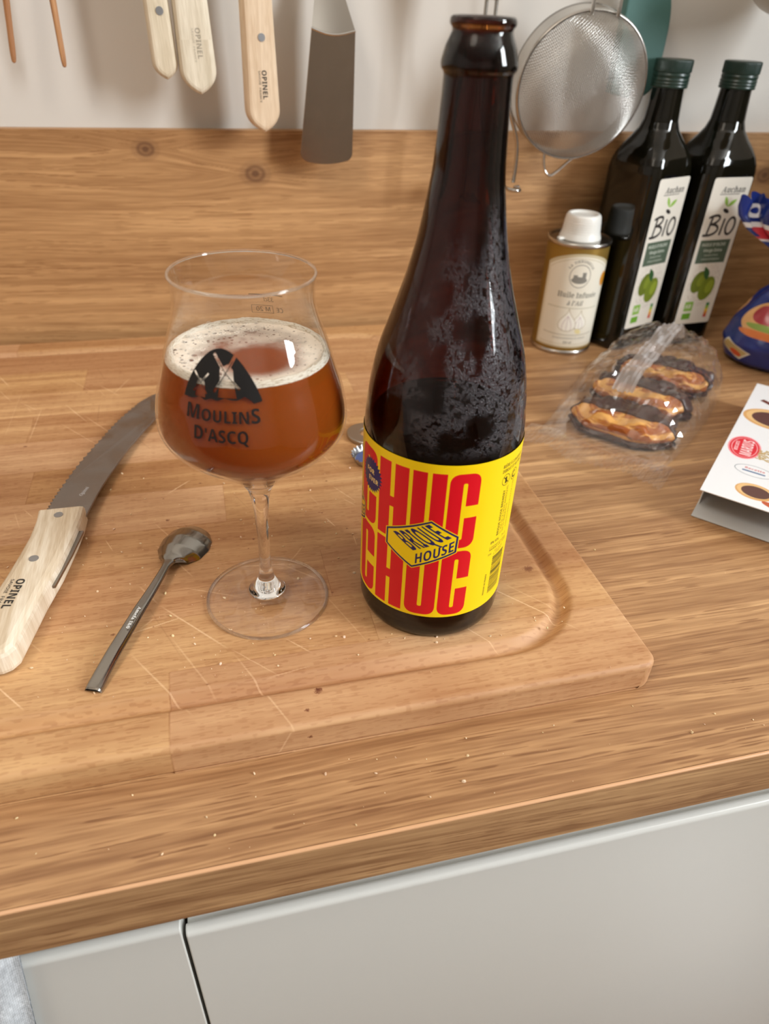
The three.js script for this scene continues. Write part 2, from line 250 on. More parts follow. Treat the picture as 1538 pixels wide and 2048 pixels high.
{
  const t = thing('cutting_board', 'large beech chopping board with a juice groove under glass and bottle', 'cutting board', 0.1597, 0, 0.5363, 0.0048);
  const inset = 0.0292, R = 0.052, groove = (u, v) => {
    const cx = -BW / 2, cz = -BD / 2, qx = Math.abs(u - cx) - (BW / 2 - inset - R), qz = Math.abs(v - cz) - (BD / 2 - inset - R);
    const d = Math.abs(Math.hypot(Math.max(qx, 0), Math.max(qz, 0)) + Math.min(Math.max(qx, qz), 0) - R);
    return d < 0.0068 ? 0.0056 * (0.5 + 0.5 * Math.cos(Math.PI * d / 0.0068)) ** 0.8 : 0;
  };
  const RF = 0.0034, rc = 0.009;
  const warp = (u, v) => { let lim = 0; if (v > -rc) lim = -(rc - Math.sqrt(Math.max(0, rc * rc - (v + rc) ** 2))); const k = clamp((u + 0.03) / 0.03); return u + lim * k; };
  const top = (u, v) => { let d = Math.min(-u, -v, u + BW, v + BD); if (u > -rc && v > -rc) d = rc - Math.hypot(u + rc, v + rc); d = Math.max(0, d); return TB - groove(u, v) - (d < RF ? RF - Math.sqrt(Math.max(0, RF * RF - (RF - d) ** 2)) : 0); };
  const line = (a, b, lo, hi, fine, coarse) => {
    const p = [a]; let x = a; while (x < b - 1e-6) { x += (x > hi - 1e-6 || x < lo) ? fine : coarse; if (a < lo && x > lo && x - coarse < lo) { } if (b - x < fine * 0.6) x = b; p.push(Math.min(x, b)); }
    for (const e of [-0.0034, -0.0024, -0.0016, -0.0009, -0.0004, -0.0001]) if (e > a && e < b) p.push(e);
    for (const e of [0.0001, 0.0006, 0.0016, 0.0034]) for (const base of [-BW, -BD]) if (base + e > a && base + e < b && Math.abs(base - a) < 1e-6) p.push(base + e);
    return [...new Set(p)].sort((m, n) => m - n);
  };
  for (const s of STAVES) {
    const U = line(s.u0, s.u1, -BW + 0.09, -0.09, 0.0016, 0.008), Vv = line(s.v0, s.v1, -BD + 0.09, -0.09, 0.0013, 0.006), nu = U.length, nv = Vv.length;
    const pos = [], uv = [], idx = [], P = (u, v, y) => { pos.push(u, y, v); uv.push((u + BW) / BW, (v + BD) / BD); return pos.length / 3 - 1; };
    const Y = [];
    for (const v of Vv) for (const u of U) { const w = warp(u, v), inner = (u === s.u0 && u > -BW) || (u === s.u1 && u < 0) || (v === s.v0 && v > -BD) || (v === s.v1 && v < 0); const y = top(w, v) - (inner ? 0.00022 : 0); Y.push(y); P(w, v, y); }
    for (let j = 0; j < nv - 1; j++) for (let i = 0; i < nu - 1; i++) { const a = j * nu + i, b = a + 1, c = a + nu, d = c + 1; idx.push(a, c, d, a, d, b); }
    const edge = (list) => {                                   // one side of the stave: upright face, then a small rounding under the lower edge
      const st = pos.length / 3, front = list[0][1] === list[1][1], n = 4;
      for (const [i, j] of list) {
        const w = warp(U[i], Vv[j]), v = Vv[j], su = front ? 0 : (w > (s.u0 + s.u1) / 2 ? -1 : 1), sv = front ? (v > (s.v0 + s.v1) / 2 ? -1 : 1) : 0;
        const out = front ? (v === 0 || v === -BD) : (U[i] === 0 || U[i] === -BW);
        for (const [y, kk] of [[Y[j * nu + i], 0], [0.0026, 0], [0.0010, 0.0005], [0.0002, 0.0016]]) { const k = out ? kk : 0, b = P(w + su * k, v + sv * k, y); uv[2 * b] += su * (TB - y) / BW; uv[2 * b + 1] += sv * (TB - y) / BD; }
      }
      for (let k = 0; k < list.length - 1; k++) for (let q = 0; q < n - 1; q++) { const a = st + n * k + q; idx.push(a, a + 1, a + n + 1, a, a + n + 1, a + n); }
    };
    const ar = (n, f) => Array.from({ length: n }, (_, i) => f(i));
    edge(ar(nu, (i) => [i, nv - 1])); edge(ar(nv, (j) => [nu - 1, nv - 1 - j])); edge(ar(nu, (i) => [nu - 1 - i, 0])); edge(ar(nv, (j) => [0, j]));
    const q = [P(s.u0, s.v0, 0.0002), P(s.u1, s.v0, 0.0002), P(warp(s.u1, s.v1), s.v1, 0.0002), P(s.u0, s.v1, 0.0002)]; idx.push(q[0], q[1], q[2], q[0], q[2], q[3]);
    const g = new THREE.BufferGeometry(); g.setAttribute('position', new THREE.Float32BufferAttribute(pos, 3)); g.setAttribute('uv', new THREE.Float32BufferAttribute(uv, 2)); g.setIndex(idx); g.computeVertexNormals();
    part(t, 'stave', g, boardMat);
  }
}

// ---------------------------------------------------------------- beer bottle
const BOT = [0.0463, TB, 0.4531];
const botOuter = [[0.0335, 0.0006], [0.0365, 0.0], [0.0395, 0.0016], [0.0413, 0.0055], [0.0418, 0.011], [0.0418, 0.06], [0.0418, 0.113], [0.0414, 0.124], [0.0405, 0.1335], [0.0387, 0.1467], [0.0357, 0.1604], [0.0299, 0.1779], [0.0246, 0.1945], [0.0206, 0.2102], [0.0177, 0.2256], [0.0156, 0.2393], [0.0146, 0.253], [0.0141, 0.2646], [0.0138, 0.2735]];
const botHead = [[0.0138, 0.2742], [0.0141, 0.2752], [0.0149, 0.2762], [0.0152, 0.2778], [0.0148, 0.2805], [0.0137, 0.2840], [0.0122, 0.2872], [0.0117, 0.2886], [0.0119, 0.2896], [0.01265, 0.2906], [0.0128, 0.2917], [0.01245, 0.2928], [0.0116, 0.2934], [0.0104, 0.2936]];
const botInner = [[0.0094, 0.2931], [0.0089, 0.287], [0.0090, 0.275], [0.0100, 0.262], [0.0114, 0.2393], [0.0138, 0.2256], [0.0168, 0.2102], [0.0209, 0.1945], [0.0262, 0.1779], [0.0321, 0.1604], [0.0352, 0.1467], [0.0371, 0.1335], [0.0380, 0.124], [0.0384, 0.113], [0.0384, 0.06], [0.0384, 0.012], [0.0366, 0.0075], [0.030, 0.0062], [0.012, 0.0105], [0, 0.0115]];
{
  const t = thing('beer_bottle', 'tall dark amber glass beer bottle with yellow and red label', 'bottle', ...BOT);
  const glass = phys({ color: 0xffffff, transmission: 1, roughness: 0.03, thickness: 0.004, ior: 1.5, attenuationColor: new THREE.Color().setRGB(0.26, 0.085, 0.016), attenuationDistance: 0.0034 });
  const pts = [V2(0, 0.0055), V2(0.012, 0.0045), V2(0.028, 0.0018), ...curvePts(botOuter, 90), ...curvePts(botHead, 40), ...curvePts(botInner, 90)];
  part(t, 'glass_body', lathe(pts, 128), glass, 'dark amber glass');
  const bp = [[0.0387, 0.1265], [0.0387, 0.113], [0.0387, 0.06], [0.0387, 0.012], [0.0369, 0.0072], [0.030, 0.0059], [0.012, 0.0102], [0, 0.0112]].reverse();
  part(t, 'beer', lathe([...curvePts(bp, 60), V2(0.0372, 0.1258), V2(0, 0.1256)], 96), phys({ color: 0xffffff, transmission: 1, roughness: 0.02, thickness: 0.02, ior: 1.34, attenuationColor: new THREE.Color().setRGB(0.55, 0.2, 0.03), attenuationDistance: 0.02 }), 'beer left in the bottle');
  const dew = dataTex(1024, 512, (u, v, o) => {
    const n = fbm(u * 7 + 3, v * 9, 3), fine = noise(u * 420, v * 330), hole = Math.max(smooth(0.72, 0.80, noise(u * 90 + 7, v * 120)), smooth(0.76, 0.82, noise(u * 44, v * 60 + 3)));
    const a = smooth(0.40, 0.62, n + (fine - 0.5) * 0.12 + 0.20 * smooth(0.5, 0.7, u) - 0.05) * smooth(0.0, 0.12, v) * smooth(1.0, 0.5 + 0.35 * smooth(0.55, 0.75, u), v) * (1 - hole) * smooth(0.0, 0.2, u) * smooth(1, 0.9, u);
    o[0] = 92; o[1] = 88; o[2] = 92; o[3] = 255 * a * (0.22 + 0.34 * fine);
  });
  dew.wrapS = dew.wrapT = THREE.ClampToEdgeWrapping;
  const shell = curvePts(botOuter, 160).filter((q) => q.y > 0.119 && q.y < 0.236).map((q) => V2(q.x + 0.00012, q.y));
  part(t, 'condensation', lathe(shell, 80, -1.25, 2.35), std({ map: dew, transparent: true, roughness: 0.33, bumpMap: dataTex(512, 512, (u, v, o) => { o[0] = o[1] = o[2] = 255 * smooth(0.5, 0.8, noise(u * 200, v * 240)); }, 1, 1, false), bumpScale: 0.0002 }), 'dull film of condensation');
  const lab = canvasTex(2048, 778, (c, W, H) => {
    const X = (a) => (a + 180) / 360 * W, Y = (h) => (0.1186 - h) / 0.0998 * H, yel = '#ffd900', red = '#e0001b', navy = '#1d1b63';
    c.fillStyle = yel; c.fillRect(0, 0, W, H);
    const rr = (x, y, w, h, r) => { const [a, b, d, e] = Array.isArray(r) ? r : [r, r, r, r]; c.beginPath(); c.moveTo(x + a, y); c.lineTo(x + w - b, y); c.quadraticCurveTo(x + w, y, x + w, y + b); c.lineTo(x + w, y + h - d); c.quadraticCurveTo(x + w, y + h, x + w - d, y + h); c.lineTo(x + e, y + h); c.quadraticCurveTo(x, y + h, x, y + h - e); c.lineTo(x, y + a); c.quadraticCurveTo(x, y, x + a, y); c.fill(); };
    const letter = (ch, x, y, w, h) => {
      c.fillStyle = red; const s = w * 0.43, g = w - 2 * s;
      if (ch === 'H') { c.fillRect(x, y, s, h); c.fillRect(x + s + g, y, s, h); c.fillRect(x, y + h * 0.44, w, h * 0.13); }
      if (ch === 'U') { rr(x, y, w, h, [0, 0, 46, 46]); c.fillStyle = yel; rr(x + s, y - 4, g, h * 0.88, [0, 0, 8, 8]); }
      if (ch === 'C') { rr(x, y, w, h, 46); c.fillStyle = yel; rr(x + s, y + h * 0.12, g, h * 0.76, 8); c.fillRect(x + s + 4, y + h * 0.42, w, h * 0.16); }
    };
    const cols = [['C', -91.5, 23.5], ['H', -65, 25], ['U', -37.2, 23.2], ['C', -12, 21.8]], rowsY = [[0.1136, 0.0678], [0.0657, 0.0205]];
    const y1 = [Y(rowsY[0][0]), Y(rowsY[0][1]) - Y(rowsY[0][0])], y2 = [Y(rowsY[1][0]), Y(rowsY[1][1]) - Y(rowsY[1][0])];
    for (const off of [0, 200]) for (const [ch, a, w] of cols) { letter(ch, X(a + off) % W, y1[0], w / 360 * W, y1[1]); letter(ch, X(a + off) % W, y2[0], w / 360 * W, y2[1]); }
    const poly = (p, f, st, lw) => { c.beginPath(); p.forEach(([x, y], i) => i ? c.lineTo(x, y) : c.moveTo(x, y)); c.closePath(); if (f) { c.fillStyle = f; c.fill(); } if (st) { c.strokeStyle = st; c.lineWidth = lw; c.lineJoin = 'miter'; c.stroke(); } };
    for (const da of [-83, 0]) {      // the brick
      const A = [X(-55 + da), Y(0.0730)], B = [X(-22 + da), Y(0.0845)], C = [X(-2.5 + da), Y(0.0752)], D = [X(-3 + da), Y(0.0655)], E = [X(-33.5 + da), Y(0.0535)], F = [X(-55 + da), Y(0.0632)], G = [X(-33.5 + da), Y(0.0628)];
      poly([A, B, C, D, E, F], yel, yel, 16); poly([A, B, C, D, E, F], yel, navy, 8);
      c.fillStyle = navy;
      // lettering squeezed into a skewed box: o = baseline start, ex = baseline end, ey = top of the first letter
      const txt = (s, o, ex, ey) => { c.save(); c.font = 'bold 100px sans-serif'; c.textBaseline = 'alphabetic'; const m = c.measureText(s).width, h = 73; c.transform((ex[0] - o[0]) / m, (ex[1] - o[1]) / m, (o[0] - ey[0]) / h, (o[1] - ey[1]) / h, o[0], o[1]); c.fillText(s, 0, 0); c.restore(); };
      const lp = (P, Q, k) => [mix(P[0], Q[0], k), mix(P[1], Q[1], k)];
      const S1 = lp(E, D, 0.05), S2 = lp(E, D, 0.97);
      txt('HOUSE', [S1[0], S1[1] - 12], [S2[0], S2[1] - 10], [lp(G, C, 0.05)[0], lp(G, C, 0.05)[1] + 8]);
      const T1 = lp(lp(G, C, 0.04), lp(A, B, 0.04), 0.08), T2 = lp(lp(G, C, 0.93), lp(A, B, 0.93), 0.08), T3 = lp(lp(G, C, 0.04), lp(A, B, 0.04), 0.88);
      txt('BRIQUE', T1, T2, T3);
    }
    { const cx = X(-75.5), cy = Y(0.0982); c.fillStyle = navy; c.beginPath(); for (let i = 0; i < 56; i++) { const r = i % 2 ? 68 : 82, a = i / 56 * Math.PI * 2; c.lineTo(cx + Math.cos(a) * r * 0.92, cy + Math.sin(a) * r); } c.closePath(); c.fill(); c.fillStyle = '#ffe28a'; c.font = 'bold 31px sans-serif'; c.fillText('FOR', cx - 38, cy - 6); c.fillText('EVER', cx - 22, cy + 30); }
    c.fillStyle = '#2a2405';
    const small = (s, a, h, px, w) => { c.save(); c.translate(X(a), Y(h)); c.font = px + 'px sans-serif'; const m = c.measureText(s).width; c.scale(w / m, 1); c.fillText(s, 0, 0); c.restore(); };
    const vert = (s, a, h0, h1, px) => { c.save(); c.translate(X(a), Y(h0)); c.rotate(-Math.PI / 2); c.font = px + 'px sans-serif'; const m = c.measureText(s).width; c.scale((Y(h0) - Y(h1)) / m, 1); c.fillText(s, 0, 0); c.restore(); };
    small('BIÈRE À CONSERVER', 28.5, 0.1108, 'bold 22', 155); small('DEBOUT ET AU FRAIS', 28.5, 0.1079, 'bold 22', 155);
    c.strokeStyle = '#2a2405'; c.lineWidth = 2.5; for (const a of [34, 45]) { c.beginPath(); c.ellipse(X(a), Y(0.1030), 25, 25, 0, 0, 7); c.stroke(); }
    c.beginPath(); c.ellipse(X(34), Y(0.1030) - 9, 6, 6, 0, 0, 7); c.fill(); c.fillRect(X(34) - 6, Y(0.1030) - 4, 12, 20); c.lineWidth = 4; c.beginPath(); c.moveTo(X(34) - 16, Y(0.1030) - 16); c.lineTo(X(34) + 16, Y(0.1030) + 16); c.stroke();
    c.lineWidth = 7; c.beginPath(); c.ellipse(X(45), Y(0.1030), 13, 14, 0, 0.6, 5.2); c.stroke();
    vert('BRIQUE HOUSE BREWERY', 35.5, 0.0672, 0.0965, 'bold 22'); vert('51 RUE DE LA CROIX WARESQUEL', 38.8, 0.0672, 0.0985, '17'); vert('59175 VENDEVILLE', 42, 0.0672, 0.086, '17'); vert('CONTACT@BRIQUEHOUSE.COM', 46.5, 0.0685, 0.099, '15');
    small('8% VOL.', 27.4, 0.0634, 'bold 19', 62); small('75 CL', 41, 0.0634, '19', 40); small('À CONSOMMER DE PRÉFÉRENCE', 27, 0.0603, '13', 130); small('AVANT LE / LOT', 27, 0.0588, 'bold 13', 130); small('DDM:', 26.5, 0.0556, '13', 24); c.fillStyle = '#6b5a10'; small('03/2026', 34, 0.0562, '17', 62); small('L 0507', 33, 0.0543, '17', 62); c.fillStyle = '#2a2405';
    const r = rng(3); for (let y = Y(0.0530); y < Y(0.0262);) { const b = 1.5 + Math.floor(r() * 4) * 1.6; c.fillRect(X(33), y, 92, b); y += b + 1.6 + Math.floor(r() * 3) * 1.5; }
    for (let i = 0; i < 13; i++) { c.save(); c.translate(X(50.5), Y(0.0275 + i * 0.00195)); c.rotate(-Math.PI / 2); c.font = '16px sans-serif'; c.fillText(String((i * 7 + 3) % 10), 0, 0); c.restore(); }
    vert('PRODUIT DE FRANCE', 28.6, 0.0268, 0.0425, 'bold 15');
  });
  part(t, 'label', lathe([[0.04202, 0.0188], [0.04202, 0.1186]], 160, -Math.PI, Math.PI * 2 - 0.0001), std({ map: lab, roughness: 0.42 }), 'yellow paper label with red capital letters');
}

// ---------------------------------------------------------------- stemmed beer glass
const GLS = [-0.0507, TB, 0.4388];
const gOuter = [[0.0088, 0.0846], [0.0132, 0.0888], [0.0216, 0.0958], [0.0314, 0.1040], [0.0402, 0.1112], [0.0457, 0.1190], [0.0472, 0.1270], [0.0454, 0.1395], [0.0418, 0.1515], [0.0386, 0.1624], [0.0364, 0.1690], [0.0339, 0.1765], [0.0323, 0.1840], [0.0324, 0.1900], [0.0332, 0.1958]];
const gAt = (h) => { for (let i = 1; i < gOuter.length; i++) if (h <= gOuter[i][1]) { const [r0, h0] = gOuter[i - 1], [r1, h1] = gOuter[i]; return mix(r0, r1, (h - h0) / (h1 - h0)); } return 0.0332; };
{
  const t = thing('beer_glass', 'stemmed tasting glass of amber beer with black windmill print', 'glass', ...GLS);
  const thin = phys({ color: 0xffffff, transmission: 1, roughness: 0, thickness: 0, ior: 1.5 }), clear = phys({ color: 0xffffff, transmission: 1, roughness: 0, thickness: 0.001, ior: 1.5 });
  const foot = [[0.0, 0.0012], [0.02, 0.0006], [0.0345, 0.0002], [0.0358, 0.0004], [0.0363, 0.0010], [0.0358, 0.0018], [0.030, 0.0026], [0.0185, 0.0040], [0.0120, 0.0066]];
  const stem = [[0, 0.0062], [0.004, 0.0062], [0.0110, 0.0070], [0.0078, 0.0105], [0.0054, 0.0152], [0.0043, 0.0190], [0.0035, 0.0255], [0.0033, 0.038], [0.0037, 0.059], [0.0048, 0.0715], [0.0064, 0.0795], [0.0086, 0.0842], [0.0068, 0.0850], [0, 0.0850]], wall = 0.0011;
  part(t, 'foot', lathe(curvePts(foot, 60), 128), thin, 'flat clear foot');
  part(t, 'foot_edge', new THREE.TorusGeometry(0.0357, 0.0009, 10, 128).rotateX(Math.PI / 2).translate(0, 0.0010, 0), clear);
  part(t, 'stem', lathe(curvePts(stem, 120), 64), clear, 'slim clear stem');
  const innerBase = gOuter.filter(([, h]) => h > 0.0905).map(([r, h]) => [r - wall, h + (h < 0.115 ? 0.0008 : 0)]);
  const inner = curvePts([[0, 0.0872], [0.006, 0.0876], [0.0115, 0.0893], ...innerBase], 150);
  part(t, 'bowl', lathe([V2(0, 0.0846), ...curvePts(gOuter, 160), V2(0.0331, 0.1964), V2(0.0326, 0.1966), V2(0.0322, 0.1963), ...inner.filter((q) => q.y > 0.158).reverse()], 128), thin, 'clear bowl flared at the rim');
  part(t, 'rim', new THREE.TorusGeometry(0.0327, 0.00062, 10, 160).rotateX(Math.PI / 2).translate(0, 0.1963, 0), clear);
  const LV = 0.1592, under = inner.filter((q) => q.y < LV).map((q) => V2(Math.max(0, q.x - 0.0001), q.y + 0.0001)), rl = gAt(LV) - wall;
  part(t, 'beer', lathe([...under, V2(rl - 0.0001, LV), V2(rl * 0.97, LV - 0.0004), V2(0, LV - 0.0004)], 128), phys({ color: new THREE.Color().setRGB(0.47, 0.108, 0.010), transmission: 0.62, roughness: 0.14, specularIntensity: 0.15, thickness: 0.03, ior: 1.34, attenuationColor: new THREE.Color().setRGB(0.75, 0.27, 0.045), attenuationDistance: 0.03 }), 'hazy amber beer');
  // foam: a ring that clings to the wall, a thin film over the surface and loose bubbles
  const ring = [], N = 120; { const r = rng(11); for (let i = 0; i <= N; i++) ring.push(r()); ring[N] = ring[0]; }
  const foamTex = dataTex(512, 512, (u, v, o) => { const n = fbm(u * 70, v * 40, 3), d = smooth(0.70, 0.8, noise(u * 160, v * 60)); o[0] = 246 - 26 * n - 50 * d; o[1] = 238 - 30 * n - 62 * d; o[2] = 224 - 36 * n - 76 * d; });
  const foamM = phys({ map: foamTex, roughness: 0.7, transmission: 0.15, thickness: 0 });
  part(t, 'foam_ring', sheet(160, 14, (u, v) => {
    const a = u * Math.PI * 2, back = 0.5 - 0.5 * Math.cos(a), n = fbm(Math.cos(a) * 5 + 9, Math.sin(a) * 5 + 3, 3), w = 0.0016 + 0.0026 * back + 0.0020 * n, th = 0.0018 + 0.0014 * n + 0.0012 * back;
    const ph = v * Math.PI * 2, cx = -w / 2 + Math.cos(ph) * w / 2, cy = LV - 0.0012 + (Math.sin(ph) > 0 ? Math.sin(ph) * th : Math.sin(ph) * 0.0012), fr = (noise(u * 240, v * 9) - 0.5) * 0.0004;
    const y = cy + fr, r = Math.min(gAt(y) - wall + 0.0001, gAt(LV) - wall + 0.0004) + cx; return [Math.sin(a) * r, y, Math.cos(a) * r];
  }), foamM, 'white foam collar');
  const film = canvasTex(768, 768, (c, W) => {
    const r = rng(12), im = c.createImageData(W, W);
    for (let j = 0; j < W; j++) for (let i = 0; i < W; i++) {
      const x = i / W * 2 - 1, y = j / W * 2 - 1, d = Math.hypot(x, y), n = fbm(i / W * 9 + 2, j / W * 9, 4), open = smooth(0.62, 0.30, Math.hypot(x - 0.10, y - 0.36)), k = (j * W + i) * 4;
      im.data[k] = 240; im.data[k + 1] = 226; im.data[k + 2] = 208; im.data[k + 3] = 255 * clamp((0.34 + 0.72 * smooth(0.35, 0.95, d) + (n - 0.5) * 0.75) * (1 - open));
    }
    c.putImageData(im, 0, 0); c.globalCompositeOperation = 'destination-out';
    for (let i = 0; i < 520; i++) { const a = r() * 6.283, d = Math.sqrt(r()) * 0.93, left = -Math.cos(a) * 0.5 + 0.5, q = 2 + 10 * r() * r() * (0.4 + left); c.fillStyle = `rgba(0,0,0,${0.35 + 0.5 * r()})`; c.beginPath(); c.ellipse(W / 2 + Math.cos(a) * d * W / 2, W / 2 + Math.sin(a) * d * W / 2, q, q, 0, 0, 7); c.fill(); }
    c.globalCompositeOperation = 'source-over';
    for (let i = 0; i < 90; i++) { const a = Math.PI * (0.75 + 0.85 * r()), d = 0.55 + 0.38 * r(), q = 6 + 16 * r() * r(); c.strokeStyle = 'rgba(250,244,232,0.9)'; c.lineWidth = 2.5; c.beginPath(); c.ellipse(W / 2 + Math.cos(a) * d * W / 2, W / 2 + Math.sin(a) * d * W / 2, q, q, 0, 0, 7); c.stroke(); }
  });
  film.flipY = false;
  { const g = new THREE.CircleGeometry(rl - 0.0008, 72).rotateX(-Math.PI / 2).translate(0, LV + 0.0006, 0); const p = g.attributes.position, uv = g.attributes.uv; for (let i = 0; i < p.count; i++) uv.setXY(i, 0.5 + p.getX(i) / rl / 2, 0.5 + p.getZ(i) / rl / 2); part(t, 'foam_film', g, std({ map: film, transparent: true, roughness: 0.6 }), 'thin patchy foam'); }
  { const r = rng(44), gs = []; for (let i = 0; i < 90; i++) { const side = r(), a = side < 0.45 ? Math.PI + 0.5 + r() * 1.1 : side < 0.8 ? Math.PI - 0.7 + r() * 0.9 : r() * 6.28, rr = rl * (0.62 + 0.33 * Math.sqrt(r())), s = 0.0004 + 0.0017 * r() * r() * (side < 0.8 ? 1 : 0.5); gs.push(new THREE.SphereGeometry(s, 12, 8).translate(Math.sin(a) * (rr - s), LV + 0.0012 + s * 0.55, Math.cos(a) * (rr - s))); }
    const b = part(t, 'bubbles', mergeGeometries(gs), phys({ color: 0xffffff, transmission: 1, thickness: 0, roughness: 0.02 })); b.userData.kind = 'stuff'; }
  const patch = (a0, a1, h0, h1, tex, name, label) => {
    const p = []; for (let i = 0; i <= 40; i++) p.push(mix(h0, h1, i / 40));
    const spl = curvePts(gOuter, 400), at = (h) => { for (let i = 1; i < spl.length; i++) if (spl[i].y >= h) return mix(spl[i - 1].x, spl[i].x, (h - spl[i - 1].y) / (spl[i].y - spl[i - 1].y + 1e-9)); return 0.0332; };
    part(t, name, sheet(60, 40, (u, v) => { const a = mix(a0, a1, u) * Math.PI / 180, h = mix(h0, h1, v), r = at(h) + 0.0003; return [Math.sin(a) * r, h, Math.cos(a) * r]; }), std({ map: tex, transparent: true, roughness: 0.45 }), label);
  };
  patch(-50, 6, 0.132, 0.177, canvasTex(1024, 1072, (c) => {
    const K = '#151313'; c.fillStyle = K;
    c.beginPath(); c.moveTo(50, 580); c.bezierCurveTo(90, 330, 300, 62, 505, 62); c.bezierCurveTo(720, 62, 900, 330, 968, 560); c.lineTo(960, 575); c.lineTo(875, 592); c.lineTo(845, 560); c.lineTo(780, 520); c.lineTo(700, 560); c.lineTo(640, 560); c.lineTo(560, 545); c.lineTo(470, 575); c.lineTo(400, 560); c.lineTo(330, 585); c.lineTo(260, 560); c.lineTo(170, 590); c.lineTo(50, 588); c.closePath(); c.fill();
    const cut = (p) => { c.beginPath(); p.forEach(([x, y], i) => i ? c.lineTo(x, y) : c.moveTo(x, y)); c.closePath(); c.fill(); };
    c.globalCompositeOperation = 'destination-out';
    cut([[500, 250], [600, 205], [660, 260], [665, 360], [690, 540], [480, 540], [500, 380]]);                        // big mill tower
    cut([[215, 400], [262, 372], [315, 405], [330, 560], [200, 560]]);                                               // small mill tower
    const sail = (x, y, l, w, a) => { c.save(); c.translate(x, y); c.rotate(a); c.fillRect(18, -w / 2, l, w); c.restore(); };
    sail(570, 295, 215, 36, -0.95); sail(570, 295, 215, 36, -2.25); sail(570, 300, 200, 30, 0.75); sail(570, 300, 215, 30, 2.2);
    sail(265, 415, 120, 20, -0.8); sail(265, 415, 120, 20, -2.3); sail(265, 420, 110, 18, 0.9); sail(265, 420, 110, 18, 2.35);
    c.globalCompositeOperation = 'source-over';
    c.strokeStyle = K; c.lineWidth = 9; for (const a of [-0.95, -2.25, 0.75, 2.2]) { c.beginPath(); c.moveTo(570, 297); c.lineTo(570 + Math.cos(a) * 150, 297 + Math.sin(a) * 150); c.stroke(); } c.lineWidth = 6; for (const a of [-0.8, -2.3, 0.9, 2.35]) { c.beginPath(); c.moveTo(265, 417); c.lineTo(265 + Math.cos(a) * 80, 417 + Math.sin(a) * 80); c.stroke(); }
    const word = (s, x, y, w, big, sm) => { const parts = s.split(''); c.textBaseline = 'alphabetic'; let tot = 0; const f = (ch, i) => (big.includes(i) ? 'bold 210px' : `bold ${sm}px`) + ' sans-serif'; parts.forEach((ch, i) => { c.font = f(ch, i); tot += c.measureText(ch).width; }); c.save(); c.translate(x, y); c.scale(w / tot, 1); let q = 0; parts.forEach((ch, i) => { c.font = f(ch, i); c.fillText(ch, q, 0); q += c.measureText(ch).width; }); c.restore(); };
    word('MOULINS', 92, 792, 845, [0, 6], 168); word("D'ASCQ", 200, 1005, 600, [0], 190);
  }), 'windmill_print', 'black printed windmill emblem and lettering');
  patch(140, 178, 0.161, 0.1765, canvasTex(512, 300, (c) => { c.fillStyle = c.strokeStyle = '#2c2018'; c.lineWidth = 7; c.beginPath(); c.moveTo(60, 42); c.lineTo(450, 42); c.stroke(); c.font = '62px sans-serif'; c.fillText('33cl', 180, 118); c.lineWidth = 4; c.strokeRect(205, 165, 225, 85); c.font = '70px sans-serif'; c.fillText('M 20', 230, 233); c.fillText('CE', 90, 233); }), 'measure_print', 'small black fill line and measure marks');
}

// ---------------------------------------------------------------- knife lying on the board
const plan = (pts) => new THREE.Shape(pts.map(([x, z]) => V2(x, -z)));
const lay = (g, y) => g.rotateX(-Math.PI / 2).translate(0, y, 0);
const handleTex = woodPale(2.2, [198, 176, 146], [236, 224, 204], 0.16, 0.05);
const paleWood = std({ map: handleTex, roughness: 0.62, bumpMap: handleTex, bumpScale: 0.0002 });
function textDecal(w, h, cw, ch, draw, color = 0xffffff) { return [new THREE.PlaneGeometry(w, h), std({ map: canvasTex(cw, ch, draw), transparent: true, roughness: 0.6, color })]; }
const opinel = (col, sub) => (c) => { c.fillStyle = col; c.font = 'bold 118px sans-serif'; c.fillText('OPINEL', 20, 110); c.font = '46px sans-serif'; c.save(); const m = c.measureText('SAVOIE  FRANCE').width; c.scale(470 / m, 1); c.fillText('SAVOIE  FRANCE', 20, 170); c.restore(); };
